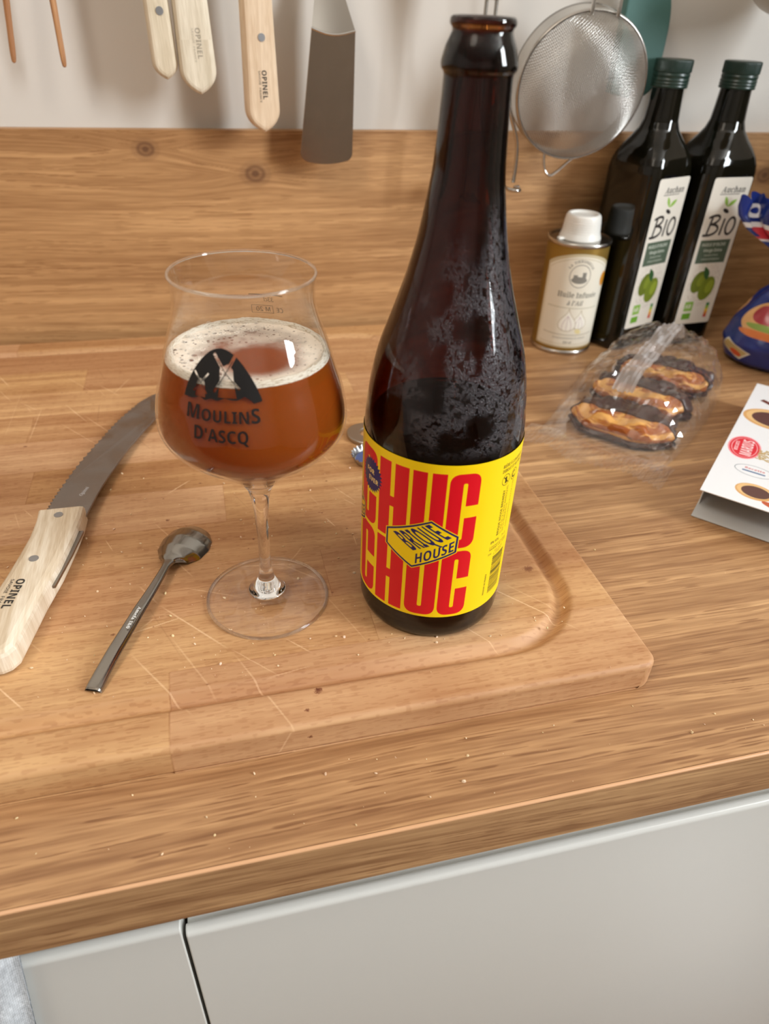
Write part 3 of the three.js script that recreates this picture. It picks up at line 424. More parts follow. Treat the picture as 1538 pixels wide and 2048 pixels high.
{
  const t = thing('kitchen_knife', 'serrated kitchen knife with pale wooden handle lying beside the spoon', 'knife', 0, TB, 0);
  const L = [[-0.1905, 0.3440], [-0.1902, 0.3560], [-0.1916, 0.3725], [-0.1950, 0.3910], [-0.1990, 0.4100], [-0.2030, 0.4260], [-0.2085, 0.4470], [-0.2118, 0.4600], [-0.2105, 0.4690], [-0.2040, 0.4745]];
  const Rr = [[-0.1924, 0.4745], [-0.1878, 0.4725], [-0.1843, 0.4680], [-0.1808, 0.4507], [-0.1764, 0.4288], [-0.1701, 0.4035], [-0.1650, 0.3745], [-0.1625, 0.3573], [-0.1618, 0.3440]];
  const hg = lay(extrude(plan([...L, ...Rr]), 0.009, 0.0045, 3), 0.0046);
  part(t, 'handle', metreUV(hg, 0, 0, true), paleWood, 'pale beech handle');
  for (const [x, z] of [[-0.1761, 0.3547], [-0.1848, 0.3982]]) part(t, 'rivet', new THREE.CylinderGeometry(0.0028, 0.0028, 0.0012, 24).translate(x, 0.0179, z), M.rivet, 'grey metal rivet');
  const tang = [[-0.1642, 0.366], [-0.1610, 0.366], [-0.1655, 0.390], [-0.1720, 0.418], [-0.1742, 0.418], [-0.1700, 0.395]];
  part(t, 'tang', lay(extrude(plan(tang), 0.0018), 0.0098), M.blade, 'steel tang showing along the handle');
  const left = [[-0.1875, 0.3460], [-0.1863, 0.3298], [-0.1812, 0.3066], [-0.1722, 0.2723], [-0.1606, 0.2367], [-0.1496, 0.205], [-0.1359, 0.1764], [-0.1284, 0.1656], [-0.1215, 0.1585], [-0.108, 0.1490], [-0.0930, 0.1440]];
  const right = [[-0.0985, 0.1590], [-0.1100, 0.1830], [-0.1209, 0.2076], [-0.1312, 0.2346], [-0.1384, 0.2553], [-0.1470, 0.2835], [-0.1554, 0.3154], [-0.1618, 0.3460]];
  const lc = new THREE.CatmullRomCurve3(left.map(([x, z]) => V3(x, 0, z))).getPoints(220), rcv = new THREE.CatmullRomCurve3(right.map(([x, z]) => V3(x, 0, z))).getPoints(60);
  const pts = [...lc.map((q, i) => [q.x - (i % 4 === 2 && i > 8 ? 0.0013 : 0), q.z]), ...rcv.map((q) => [q.x, q.z])];
  const bg = lay(extrude(plan(pts), 0.0014, 0.0003, 1), 0.0078), p = bg.attributes.position;
  for (let i = 0; i < p.count; i++) p.setY(i, p.getY(i) - 0.0062 * smooth(0.34, 0.14, p.getZ(i)));
  bg.computeVertexNormals();
  const smear = dataTex(512, 512, (u, v, o) => { const n = fbm(u * 7, v * 7, 4); o[0] = 0; o[1] = 70 + 110 * n; o[2] = 255; }, 8, 8, false);
  const bmat = M.blade.clone(); bmat.roughness = 1; bmat.roughnessMap = smear;
  part(t, 'blade', metreUV(bg), bmat, 'dull steel blade with serrated edge');
  const [dg, dm] = textDecal(0.030, 0.010, 512, 180, opinel('#2e2a26')); const d = part(t, 'handle_print', dg, dm, 'black printed lettering');
  d.rotation.set(-Math.PI / 2, 0, 0); d.geometry.rotateZ(-1.772).rotateX(-Math.PI / 2); d.rotation.set(0, 0, 0); d.position.set(-0.1925, 0.01835, 0.4292);
  const [eg, em] = textDecal(0.014, 0.0045, 256, 80, (c) => { c.fillStyle = '#d8d8dc'; c.font = 'italic 64px serif'; c.fillText('Opinel', 12, 60); }); const e = part(t, 'etched_mark', eg, em, 'small pale etched mark'); e.geometry.rotateZ(1.2).rotateX(-Math.PI / 2); e.position.set(-0.1655, 0.00935, 0.3155);
}

// ---------------------------------------------------------------- teaspoon, face down
{
  const t = thing('teaspoon', 'small stainless steel teaspoon lying face down on the board', 'spoon', 0, TB, 0);
  // x, z, half width, rim height, crown
  const S = [[-0.1468, 0.4945, 0.0044, 0.0009, 0.0022], [-0.1462, 0.4930, 0.0047, 0.0012, 0.0024], [-0.1363, 0.4705, 0.0042, 0.0052, 0.0022], [-0.1240, 0.4430, 0.0036, 0.0076, 0.0020], [-0.1145, 0.4200, 0.0029, 0.0076, 0.0018], [-0.1102, 0.4070, 0.0027, 0.0066, 0.0018], [-0.1085, 0.4010, 0.0042, 0.0052, 0.0025], [-0.1062, 0.3955, 0.0098, 0.0026, 0.0058], [-0.1028, 0.3885, 0.0148, 0.0012, 0.0088], [-0.0990, 0.3805, 0.0166, 0.0006, 0.0098], [-0.0952, 0.3725, 0.0152, 0.0005, 0.0084], [-0.0920, 0.3660, 0.0105, 0.0005, 0.0048], [-0.0903, 0.3626, 0.0048, 0.0005, 0.0016], [-0.0898, 0.3616, 0.0004, 0.0005, 0.0004]];
  const cp = new THREE.CatmullRomCurve3(S.map((s) => V3(s[0], 0, s[1])), false, 'centripetal'), lerpRow = (f, k) => { const x = f * (S.length - 1), i = Math.min(S.length - 2, Math.floor(x)), a = x - i; return mix(S[i][k], S[i + 1][k], a * a * (3 - 2 * a) * 0.3 + a * 0.7); };
  const surf = (top) => sheet(18, 130, (u, v) => { const q = cp.getPoint(v), d = cp.getTangent(Math.min(0.999, v)), w = lerpRow(v, 2), y0 = lerpRow(v, 3), c = lerpRow(v, 4), s = u * 2 - 1, nx = -d.z, nz = d.x, bowl = smooth(0.44, 0.6, v), prof = mix(1 - Math.abs(s) ** 6, Math.sqrt(Math.max(0, 1 - s * s)) * 0.35 + (1 - s * s) * 0.65, bowl); return [q.x + nx * s * w, y0 + c * prof - (top ? 0 : 0.0011 * (bowl > 0.5 ? 1 : prof)), q.z + nz * s * w]; });
  const a = surf(true), b = surf(false);
  part(t, 'spoon_body', mergeGeometries([a, b]), std({ color: rgb(150, 145, 138), metalness: 1, roughness: 0.17, side: THREE.DoubleSide }));
  const [g, m] = textDecal(0.0175, 0.0036, 512, 104, (c) => { c.fillStyle = '#efefec'; c.font = 'bold 70px serif'; const w = c.measureText('Amefa 18/0').width; c.scale(490 / w, 1); c.fillText('Amefa 18/0', 8, 76); }); const d = part(t, 'stamped_mark', g, m, 'pale stamped lettering');
  d.geometry.rotateZ(-1.963).rotateX(-Math.PI / 2 + 0.05); d.position.set(-0.1268, 0.00985, 0.4520);
}

// ---------------------------------------------------------------- crown cap and opener behind the bottle
{
  const t = thing('crown_cap', 'upturned metal crown cap lying behind the beer bottle', 'bottle cap', 0.0452, TB, 0.296, 0.4);
  const n = 21, cap = sheet(168, 10, (u, v) => { const a = u * Math.PI * 2, r0 = mix(0.0128, 0.0150, v), fl = 0.0007 * smooth(0.3, 1, v) * Math.cos(a * n); return [Math.sin(a) * (r0 + fl), 0.0006 + v * 0.0058, Math.cos(a) * (r0 + fl)]; });
  part(t, 'skirt', cap, std({ color: rgb(190, 188, 184), metalness: 1, roughness: 0.3, side: THREE.DoubleSide }));
  part(t, 'disc', new THREE.CylinderGeometry(0.0128, 0.0124, 0.0009, 48).translate(0, 0.0006, 0), M.steel);
  part(t, 'liner', new THREE.CylinderGeometry(0.0118, 0.0118, 0.0008, 48).translate(0, 0.0015, 0), std({ color: rgb(70, 84, 130), roughness: 0.5 }), 'blue liner');
}
{
  const t = thing('bottle_opener', 'grey steel bottle opener lying behind the crown cap', 'bottle opener', 0.0505, TB, 0.258, 0.35);
  const s = new THREE.Shape(); s.absellipse(0, 0, 0.0165, 0.0175, 0.5, Math.PI - 0.5 + Math.PI * 2 - Math.PI * 2, true); const o = new THREE.Shape([...Array(40)].map((_, i) => { const a = i / 39 * (Math.PI * 2 - 1.0) + 0.5; return V2(Math.cos(a) * 0.0165, Math.sin(a) * 0.0175); }).concat([V2(0.075, -0.0065), V2(0.085, 0), V2(0.075, 0.0065)]));
  const h = new THREE.Path(); h.absellipse(0.003, 0, 0.0085, 0.0075, 0, Math.PI * 2); o.holes.push(h);
  part(t, 'head_and_handle', lay(extrude(o, 0.0016, 0.0009, 3), 0.0010), M.brushed);
}

// ---------------------------------------------------------------- things on the wall, hung from a rail above the picture
{
  const t = thing('utensil_rail', 'steel rail on the wall above the hanging utensils', 'rail', 0, 0.50, 0);
  part(t, 'bar', new THREE.CylinderGeometry(0.006, 0.006, 0.95, 16).rotateZ(Math.PI / 2).translate(0.17, 0, 0.030), M.chrome);
  for (const x of [-0.27, 0.17, 0.61]) part(t, 'bracket', rbox(0.016, 0.03, 0.046, 0.002, x, 0, 0.011), M.steel);
}
function hangHandle(name, label, x, yTip, w, th, z, tilt, turn, tex, rivets, print, group) {     // wooden handle hanging point down, blade up at the rail
  const t = thing(name, label, 'knife', x, yTip, z, turn, group), h = 0.125, s = new THREE.Shape();
  s.moveTo(0, 0); s.bezierCurveTo(w * 0.20, w * 0.08, w * 0.5, w * 0.26, w * 0.5, w * 0.62); s.lineTo(w * 0.44, h * 0.75); s.lineTo(w * 0.46, h); s.lineTo(-w * 0.46, h); s.lineTo(-w * 0.44, h * 0.75); s.lineTo(-w * 0.5, w * 0.62); s.bezierCurveTo(-w * 0.5, w * 0.26, -w * 0.20, w * 0.08, 0, 0);
  const b = 0.004, g = extrude(s, th - 2 * b, b, 3, 16).translate(0, 0, -(th - 2 * b) / 2);
  part(t, 'handle', metreUV(g, x * 3, 0, true), tex, 'pale wooden handle');
  for (const y of rivets) part(t, 'rivet', new THREE.CylinderGeometry(0.003, 0.003, 0.0012, 24).rotateX(Math.PI / 2).translate(0.0012, y, th / 2), M.rivet);
  part(t, 'blade', extrude(new THREE.Shape([V2(-w * 0.4, h - 0.01), V2(w * 0.4, h - 0.01), V2(w * 0.36, h + 0.11), V2(0, h + 0.15), V2(-w * 0.34, h + 0.12)]), 0.0014), M.blade);
  if (print) { const [pg, pm] = textDecal(0.0265, 0.0088, 512, 180, opinel(print.col)); pg.rotateZ(-Math.PI / 2); pm.opacity = print.op; const m = part(t, 'handle_print', pg, pm, 'worn printed lettering'); m.position.set(print.x, print.y, th / 2 + 0.0003); }
  t.rotation.z = tilt; return t;
}
const grey1 = woodPale(4.1, [196, 180, 152], [232, 220, 198], 0.12, 0.05), grey2 = woodPale(6.3, [194, 180, 154], [234, 224, 204], 0.12, 0.05), warm1 = woodPale(9.4, [206, 178, 146], [232, 210, 182], 0.12, 0.05);
const gm = (t) => std({ map: t, roughness: 0.7, bumpMap: t, bumpScale: 0.0002 });
hangHandle('hanging_knife', 'narrow weathered wooden knife handle hanging left of the wider one', -0.0800, 0.2546, 0.0205, 0.016, 0.031, 0.035, 0.12, gm(grey1), [0.048], null);
hangHandle('hanging_knife', 'wide weathered wooden knife handle with worn faded lettering', -0.0532, 0.2442, 0.0302, 0.017, 0.032, 0.03, 0.10, gm(grey2), [], { col: '#4a4238', op: 0.35, x: 0.0015, y: 0.036 });
hangHandle('hanging_knife', 'honey-coloured wooden knife handle with one rivet and clear lettering', -0.0006, 0.2156, 0.0295, 0.018, 0.033, 0.012, 0.14, gm(warm1), [0.0715], { col: '#3a332b', op: 0.9, x: 0.0005, y: 0.036 });
for (const [i, a, b, lab] of [[0, [-0.2006, 0.2628, 0.022], [-0.1850, 0.405, 0.022], 'thin wooden stick hanging furthest from the knife handles'], [1, [-0.1620, 0.2605, 0.022], [-0.1600, 0.405, 0.022], 'thin wooden stick hanging nearer the knife handles']]) {
  const t = thing('wooden_stick', lab, 'wooden stick', a[0], a[1], a[2]), d = V3(b[0] - a[0], b[1] - a[1], b[2] - a[2]), L = d.length();
  const g = lathe(curvePts([[0, 0], [0.0012, 0.0006], [0.0019, 0.003], [0.0024, 0.03], [0.0030, 0.09], [0.0034, L]], 40), 24);
  { const uv = g.attributes.uv; for (let k = 0; k < uv.count; k++) uv.setXY(k, uv.getY(k) * L, uv.getX(k) * 0.02); }
  const m = part(t, 'stick', g, std({ map: woodPale(3 + i, [150, 100, 62], [200, 152, 106], 0.1, 0.02), roughness: 0.6 })); m.quaternion.setFromUnitVectors(V3(0, 1, 0), d.normalize());
  const e = V3(b[0] - a[0], b[1] - a[1], b[2] - a[2]); part(t, 'hanging_loop', tube([[e.x, e.y - 0.004, e.z], [e.x - 0.006, e.y + 0.05, 0.006], [e.x, 0.508 - a[1], 0.008], [e.x + 0.006, e.y + 0.05, 0.006], [e.x, e.y - 0.004, e.z]], 0.0008, 50, 6), std({ color: rgb(190, 170, 140), roughness: 0.9 }));
}
{ // steel palette spatula
  const t = thing('steel_spatula', 'offset stainless steel spatula blade hanging over the splashback edge', 'spatula', 0.0580, 0.1868, 0.026);
  const s = new THREE.Shape(); s.moveTo(-0.0246, 0.0095); s.quadraticCurveTo(-0.0243, 0.0045, -0.018, 0.0022); s.quadraticCurveTo(0.001, -0.0022, 0.0205, 0.0030); s.quadraticCurveTo(0.0252, 0.0055, 0.0252, 0.0105); s.lineTo(0.0268, 0.1066); s.quadraticCurveTo(0.008, 0.1018, -0.0120, 0.1076); s.closePath();
  const bm = std({ color: rgb(176, 158, 140), metalness: 1, roughness: 0.3, roughnessMap: dataTex(256, 256, (u, v, o) => { o[0] = 0; o[1] = 190 + 60 * (fbm(u * 6, v * 6, 3) - 0.5) + 30 * (noise(u * 4, v * 260) - 0.5); o[2] = 255; }, 20, 20, false) });
  part(t, 'blade', metreUV(extrude(s, 0.0009, 0.0002, 1)), bm, 'brushed steel blade');
  const up = sheet(16, 8, (u, v) => { const xb = mix(-0.0120, 0.0268, u), yb = 0.1076 - 0.001 * u - Math.sin(u * Math.PI) * 0.0042, xt = mix(-0.0035, 0.0125, u); return [mix(xb, xt, v), mix(yb, 0.150, v), 0.0006 - v * 0.016]; });
  part(t, 'crank', up, std({ color: rgb(160, 152, 142), metalness: 1, roughness: 0.3, side: THREE.DoubleSide }), 'bent neck of the spatula');
  part(t, 'bend', tube([[-0.0120, 0.1076, 0.0008], [0.001, 0.1040, 0.0012], [0.012, 0.1036, 0.0012], [0.0268, 0.1066, 0.0008]], 0.0011, 24, 8), M.chrome, 'bright bend line');
  part(t, 'handle', rbox(0.018, 0.16, 0.012, 0.004, 0.0045, 0.235, -0.016), std({ color: rgb(40, 38, 36), roughness: 0.5 }));
}
{ // wire potato masher, partly behind the bottle neck
  const t = thing('wire_masher', 'chrome wire masher hanging behind the beer bottle neck', 'masher', 0.2, 0.31, 0.05);
  part(t, 'ferrule', lathe(curvePts([[0.0, 0.0005], [0.0085, 0.001], [0.0098, 0.004], [0.0092, 0.010], [0.0092, 0.05], [0.006, 0.055], [0, 0.056]], 40), 32).translate(0, 0.0095, 0), M.chrome);
  part(t, 'handle', lathe(curvePts([[0, 0.05], [0.009, 0.052], [0.011, 0.08], [0.010, 0.14], [0, 0.15]], 30), 24), M.brushed);
  part(t, 'hook', tube([[0, 0.148, 0], [0, 0.172, -0.004], [0, 0.190, -0.010], [0, 0.200, -0.02], [0, 0.193, -0.03]], 0.0015, 30, 8), M.chrome);
  const wire = std({ color: rgb(200, 196, 190), metalness: 1, roughness: 0.16 });
  part(t, 'wire', tube([[0.0045, 0.016, 0], [0.006, -0.02, 0], [0.016, -0.05, 0.0], [0.031, -0.078, 0], [0.040, -0.098, 0], [0.0425, -0.115, 0], [0.0425, -0.136, 0]], 0.0019, 70), wire);
  part(t, 'wire', tube([[-0.0045, 0.016, 0], [-0.005, -0.02, 0], [-0.007, -0.05, 0], [-0.011, -0.078, 0], [-0.014, -0.098, 0], [-0.015, -0.115, 0], [-0.015, -0.136, 0]], 0.0019, 70), wire);
  const zz = [[0.0425, -0.1375, -0.02]]; for (let i = 0; i < 6; i++) { const x = 0.0425 - i * 0.0105; zz.push([x, -0.1395, i % 2 ? -0.024 : 0.018], [x - 0.005, -0.1395, i % 2 ? -0.026 : 0.021], [x - 0.0095, -0.1395, i % 2 ? -0.022 : 0.016]); }
  part(t, 'mashing_coil', tube([[0.047, -0.1395, 0.004], [0.0425, -0.1395, 0.006], ...zz.slice(1)], 0.0019, 160), wire);
}
{ // fine sieve
  const t = thing('wire_sieve', 'round stainless steel mesh sieve hanging in front of the turquoise spatula', 'sieve', 0.2930, 0.2580, 0.056), R = 0.0610;
  t.rotation.set(0.16, -0.10, 0);
  part(t, 'rim', lathe([[R - 0.0012, -0.0135], [R - 0.0008, -0.0140], [R + 0.0004, -0.0145], [R + 0.0018, -0.0135], [R + 0.0010, -0.0115], [R + 0.0010, 0.003], [R + 0.0014, 0.006], [R + 0.0006, 0.0095], [R - 0.0012, 0.009], [R - 0.0012, -0.0135]], 128).rotateX(Math.PI / 2), M.steel, 'rolled steel rim band');
  const Rm = R - 0.0012, depth = 0.036, zAt = (x, y) => { const q = (x * x + y * y) / (Rm * Rm); return 0.008 + depth * (q < 1 ? Math.sqrt(1 - q * 0.92) - 0.2828 : 0) / 0.7172; };
  const pos = [], idx = [], wr = 0.00030, pitch = 0.0016, c45 = Math.cos(0.62), s45 = Math.sin(0.62);
  const wireLine = (dir, o, ph) => { const L = Math.sqrt(Math.max(0, Rm * Rm - o * o)); if (L < 0.004) return; const n = Math.max(6, Math.round(2 * L / 0.0016)); let base = pos.length / 3;
    for (let i = 0; i <= n; i++) { const s = -L + 2 * L * i / n, a = dir ? s : o, b = dir ? o : s, x = a * c45 - b * s45, y = a * s45 + b * c45, z = zAt(x, y) + ((i + ph) % 2 ? wr : -wr) * 0.9; const nx = dir ? -s45 : c45, ny = dir ? c45 : s45; pos.push(x + nx * wr, y + ny * wr, z - wr * 0.6, x - nx * wr, y - ny * wr, z - wr * 0.6, x, y, z + wr); }
    for (let i = 0; i < n; i++) { const a = base + 3 * i, b = a + 3; for (let k = 0; k < 3; k++) { const l = (k + 1) % 3; idx.push(a + k, a + l, b + l, a + k, b + l, b + k); } } };
  for (let k = -40; k <= 40; k++) { wireLine(true, k * pitch, k & 1); wireLine(false, k * pitch, (k + 1) & 1); }
  const g = new THREE.BufferGeometry(); g.setAttribute('position', new THREE.Float32BufferAttribute(pos, 3)); g.setIndex(idx); g.computeVertexNormals();
  const m = part(t, 'wire_mesh', g, std({ color: rgb(205, 201, 196), metalness: 1, roughness: 0.3, side: THREE.DoubleSide }), 'fine domed wire mesh'); m.userData.kind = 'stuff';
  part(t, 'rest_hook', tube([[-0.020, -0.0575, 0.001], [-0.019, -0.067, 0.003], [-0.0155, -0.076, 0.005], [-0.011, -0.0785, 0.006], [-0.003, -0.074, 0.005], [0.006, -0.066, 0.003], [0.016, -0.0585, 0.001]], 0.0014, 60), M.chrome, 'small wire rest on the rim');
  for (const s of [-1, 1]) part(t, 'handle_wire', tube([[0.004 + s * 0.0125, 0.0565, 0.0105], [0.004 + s * 0.0122, 0.064, 0.0102], [0.004 + s * 0.0115, 0.09, 0.006], [0.004 + s * 0.009, 0.15, -0.002], [0.004 + s * 0.005, 0.19, -0.006]], 0.0019, 50), M.chrome);
  part(t, 'handle', rbox(0.016, 0.055, 0.011, 0.004, 0.004, 0.212, -0.007), std({ color: rgb(38, 38, 40), roughness: 0.5 }));
  part(t, 'hook', tube([[0.004, 0.235, -0.007], [0.004, 0.252, -0.010], [0.004, 0.2555, -0.022], [0.004, 0.249, -0.031]], 0.0015, 24, 8), M.chrome);
}
{ // turquoise silicone spatula
  const t = thing('silicone_spatula', 'turquoise silicone spatula hanging behind the sieve', 'spatula', 0.366, 0.2463, 0.016), s = new THREE.Shape();
  s.moveTo(-0.022, 0.004); s.quadraticCurveTo(-0.010, -0.001, 0.010, 0.0); s.quadraticCurveTo(0.022, 0.001, 0.0268, 0.012); s.quadraticCurveTo(0.0292, 0.03, 0.0286, 0.056); s.quadraticCurveTo(0.028, 0.075, 0.022, 0.086); s.quadraticCurveTo(0.012, 0.096, 0.002, 0.096); s.quadraticCurveTo(-0.016, 0.096, -0.022, 0.085); s.closePath();
  part(t, 'head', extrude(s, 0.006, 0.0022, 3, 16), std({ color: rgb(72, 112, 106), roughness: 0.55 }), 'turquoise silicone head');
  part(t, 'handle', rbox(0.015, 0.145, 0.011, 0.004, 0.003, 0.165, 0.003), std({ color: rgb(72, 112, 106), roughness: 0.55 }));
  part(t, 'hook', tube([[0.003, 0.232, 0.003], [0.003, 0.252, 0.004], [0.003, 0.262, 0.012], [0.003, 0.258, 0.021]], 0.0015, 24, 8), M.chrome);
}
{ // white enamel ladle, only its lowest edge in the picture
  const t = thing('white_ladle', 'pale ladle bowl hanging high on the wall above the olive oil', 'ladle', 0.503, 0.3150, 0.088);
  const prof = [[0, 0], [0.03, 0.002], [0.048, 0.007], [0.060, 0.016], [0.068, 0.030], [0.072, 0.045], [0.0735, 0.050], [0.071, 0.050], [0.066, 0.032], [0.058, 0.019], [0.046, 0.010], [0.03, 0.005], [0, 0.003]];
  const b = part(t, 'bowl', lathe(curvePts(prof, 80), 72), std({ color: rgb(206, 202, 190), roughness: 0.35 })); 
  part(t, 'handle', tube([[0, 0.046, -0.072], [0, 0.08, -0.076], [0, 0.15, -0.0735], [0, 0.184, -0.073], [0, 0.199, -0.058], [0, 0.184, -0.043]], 0.004, 40, 10), std({ color: rgb(206, 202, 190), roughness: 0.35 }));
}

// ---------------------------------------------------------------- olive oil bottles
function oliveLabel() {
  return canvasTex(384, 1248, (c, W, H) => {
    c.fillStyle = '#e4ded2'; c.fillRect(0, 0, W, H); c.scale(1, 1248 / 1200);
    c.fillStyle = '#1c1a18'; c.font = 'italic bold 62px serif'; c.fillText('Auchan', 98, 112); c.fillRect(92, 122, 200, 5);
    c.fillStyle = '#8fb84a'; c.beginPath(); c.moveTo(205, 220); c.quadraticCurveTo(150, 190, 160, 140); c.quadraticCurveTo(205, 160, 205, 220); c.quadraticCurveTo(225, 165, 285, 165); c.quadraticCurveTo(270, 215, 205, 220); c.fill();
    c.fillStyle = '#231e1b'; c.beginPath(); c.ellipse(205, 252, 34, 15, 0.4, 0, 7); c.fill();
    c.strokeStyle = '#2b2623'; c.lineCap = 'round'; c.lineWidth = 20;
    const st = (p) => { c.beginPath(); p.forEach(([x, y], i) => i ? c.lineTo(x, y) : c.moveTo(x, y)); c.stroke(); };
    st([[92, 290], [70, 430]]); c.beginPath(); c.moveTo(60, 300); c.bezierCurveTo(200, 250, 190, 345, 85, 355); c.bezierCurveTo(220, 350, 190, 455, 40, 440); c.stroke(); st([[218, 320], [206, 435]]); c.beginPath(); c.ellipse(296, 372, 42, 66, 0.12, 0, 7); c.stroke();
    c.fillStyle = '#51614f'; c.fillRect(36, 480, 312, 190); c.fillStyle = '#c9cfc2'; c.font = 'bold 36px sans-serif'; c.fillText("HUILE D'OLIVE", 58, 530); c.font = 'bold 34px sans-serif'; c.fillText('Vierge Extra', 90, 576); c.font = '22px sans-serif'; c.fillText('Extraite à froid', 112, 612); c.fillText("d'olives biologiques", 92, 644);
    const r = rng(8); for (let i = 0; i < 900; i++) { const a = r() * 6.28, d = 40 + r() * 135; c.fillStyle = `rgba(${110 + r() * 40},${80 + r() * 40},${70 + r() * 30},0.5)`; c.fillRect(195 + Math.cos(a) * d * 0.95, 840 + Math.sin(a) * d * 1.15, 4, 4); }
    const ol = (x, y, a, b, k, col, hi) => { c.save(); c.translate(x, y); c.rotate(k); c.fillStyle = col; c.beginPath(); c.ellipse(0, 0, a, b, 0, 0, 7); c.fill(); c.fillStyle = hi; c.beginPath(); c.ellipse(a * 0.25, -b * 0.2, a * 0.5, b * 0.55, 0, 0, 7); c.fill(); c.restore(); };
    ol(138, 830, 72, 96, 0.35, '#66741c', '#7f8e28'); ol(245, 890, 78, 106, 0.3, '#728220', '#8e9e2e'); c.fillStyle = '#2f5a2c'; c.beginPath(); c.moveTo(165, 700); c.quadraticCurveTo(260, 740, 222, 815); c.quadraticCurveTo(160, 790, 165, 700); c.fill();
    c.fillStyle = '#86b548'; c.fillRect(62, 1000, 92, 84); c.fillStyle = '#e4ded2'; c.font = 'bold 50px sans-serif'; c.fillText('AB', 72, 1060); c.fillStyle = '#6aa32c'; c.fillRect(62, 1104, 92, 54);
    ['#2f7d46', '#9bbf3c', '#e8c33a', '#e08a2f', '#c8402f'].forEach((q, i) => { c.fillStyle = q; c.fillRect(300, 1020 + i * 26, 34, 26); });
  });
}
function oliveBottle(x, z, turn, label, tex) {
  const t = thing('olive_oil_bottle', label, 'bottle', x, 0, z, turn, 'olive oil bottles against the splashback'), a = 0.034;
  // square with rounded corners below, turning round towards the neck: rows of [height, half side, roundness]
  const rowsB = [[0.000, 0.028, 0.42], [0.0012, 0.0320, 0.4], [0.004, 0.0336, 0.36], [0.010, a, 0.34], [0.06, a, 0.34], [0.12, a, 0.34], [0.184, a, 0.34], [0.192, 0.0333, 0.40], [0.199, 0.0314, 0.5], [0.2065, 0.0280, 0.64], [0.2145, 0.0232, 0.8], [0.222, 0.0192, 0.93], [0.230, 0.0170, 1], [0.242, 0.0160, 1], [0.258, 0.0150, 1], [0.264, 0.0150, 1]];
  const ring = (h) => { let i = 1; while (i < rowsB.length - 1 && rowsB[i][0] < h) i++; const [h0, s0, r0] = rowsB[i - 1], [h1, s1, r1] = rowsB[i], k = clamp((h - h0) / (h1 - h0)), q = k; return [mix(s0, s1, q), mix(r0, r1, q)]; };
  const at = (phi, s, r) => { const c = Math.cos(phi), n = Math.sin(phi), e = mix(9, 2, r ** 0.5), d = (Math.abs(c) ** e + Math.abs(n) ** e) ** (-1 / e); return [n * d * s, c * d * s]; };
  const hs = []; for (let i = 0; i < rowsB.length - 1; i++) for (let k = 0; k < (i > 5 ? 5 : 2); k++) hs.push(mix(rowsB[i][0], rowsB[i + 1][0], k / (i > 5 ? 5 : 2))); hs.push(0.264);
  const nv = hs.length - 1; const body = sheet(128, nv + 1, (u, v) => { const j = Math.round(v * (nv + 1)); if (j === 0) return [0, 0, 0]; const h = hs[j - 1], [s, r] = ring(h), [px, pz] = at(u * Math.PI * 2, s, r); return [px, h, pz]; });
  body.setAttribute('normal', body.attributes.normal);
  part(t, 'glass_body', mergeVertices(body.deleteAttribute('uv').deleteAttribute('normal')).toNonIndexed() && (() => { const g = mergeVertices(body); g.computeVertexNormals(); return g; })(), phys({ color: rgb(22, 20, 11), roughness: 0.05, specularIntensity: 1, ior: 1.52, transmission: 0.4, thickness: 0.02, attenuationColor: new THREE.Color().setRGB(0.22, 0.18, 0.01), attenuationDistance: 0.016 }), 'dark green glass');
  const ridge = []; for (const [r, h] of [[0.0150, 0.2575], [0.0172, 0.2580], [0.0176, 0.2592], [0.0173, 0.2606], [0.0177, 0.2618], [0.0173, 0.2632], [0.0177, 0.2644], [0.0172, 0.2662], [0.0176, 0.2684], [0.0172, 0.2700], [0.0172, 0.2708]]) ridge.push(V2(r, h));
  const capM = std({ color: rgb(26, 48, 40), roughness: 0.32 });
  const cp = part(t, 'cap', lathe(curvePts(ridge.map((q) => [q.x, q.y]), 60), 64), capM, 'dark green screw cap');
  part(cp, 'grip', sheet(240, 10, (u, v) => { const ph = u * Math.PI * 2, P = [[0.0172, 0.2706], [0.0177, 0.2712], [0.0177, 0.2795], [0.0174, 0.2811], [0.016, 0.2816], [0, 0.2816]], x = v * 5, i = Math.min(4, Math.floor(x)), f = x - i, r = mix(P[i][0], P[i + 1][0], f), h = mix(P[i][1], P[i + 1][1], f), k = v > 0.15 && v < 0.62 ? 0.00022 * Math.cos(ph * 60) : 0; return [Math.sin(ph) * (r + k), h, Math.cos(ph) * (r + k)]; }), capM);
  const lb = new RoundedBoxGeometry(0.048, 0.132, 0.0006, 2, 0.0002); const sh = new THREE.Shape(), w = 0.0240, y0 = 0.026, y1 = 0.182, rr = 0.003;
  sh.moveTo(-w + rr, y0); sh.lineTo(w - rr, y0); sh.quadraticCurveTo(w, y0, w, y0 + rr); sh.lineTo(w, y1 - rr); sh.quadraticCurveTo(w, y1, w - rr, y1); sh.lineTo(-w + rr, y1); sh.quadraticCurveTo(-w, y1, -w, y1 - rr); sh.lineTo(-w, y0 + rr); sh.quadraticCurveTo(-w, y0, -w + rr, y0);
  const lg = new THREE.ShapeGeometry(sh), p = lg.attributes.position, uv = lg.attributes.uv; for (let i = 0; i < p.count; i++) { uv.setXY(i, (p.getX(i) + w) / (2 * w), (p.getY(i) - y0) / (y1 - y0)); p.setZ(i, a + 0.0003); }
  part(t, 'label', lg, std({ map: tex, roughness: 0.5 }), 'tall cream label with olives');
  return t;
}
const olTex = oliveLabel();
oliveBottle(0.3960, 0.0435, 0.36, 'dark square olive oil bottle standing next to the gold can', olTex);
oliveBottle(0.4735, 0.0425, 0.08, 'dark square olive oil bottle on the side of the blue bag', olTex);

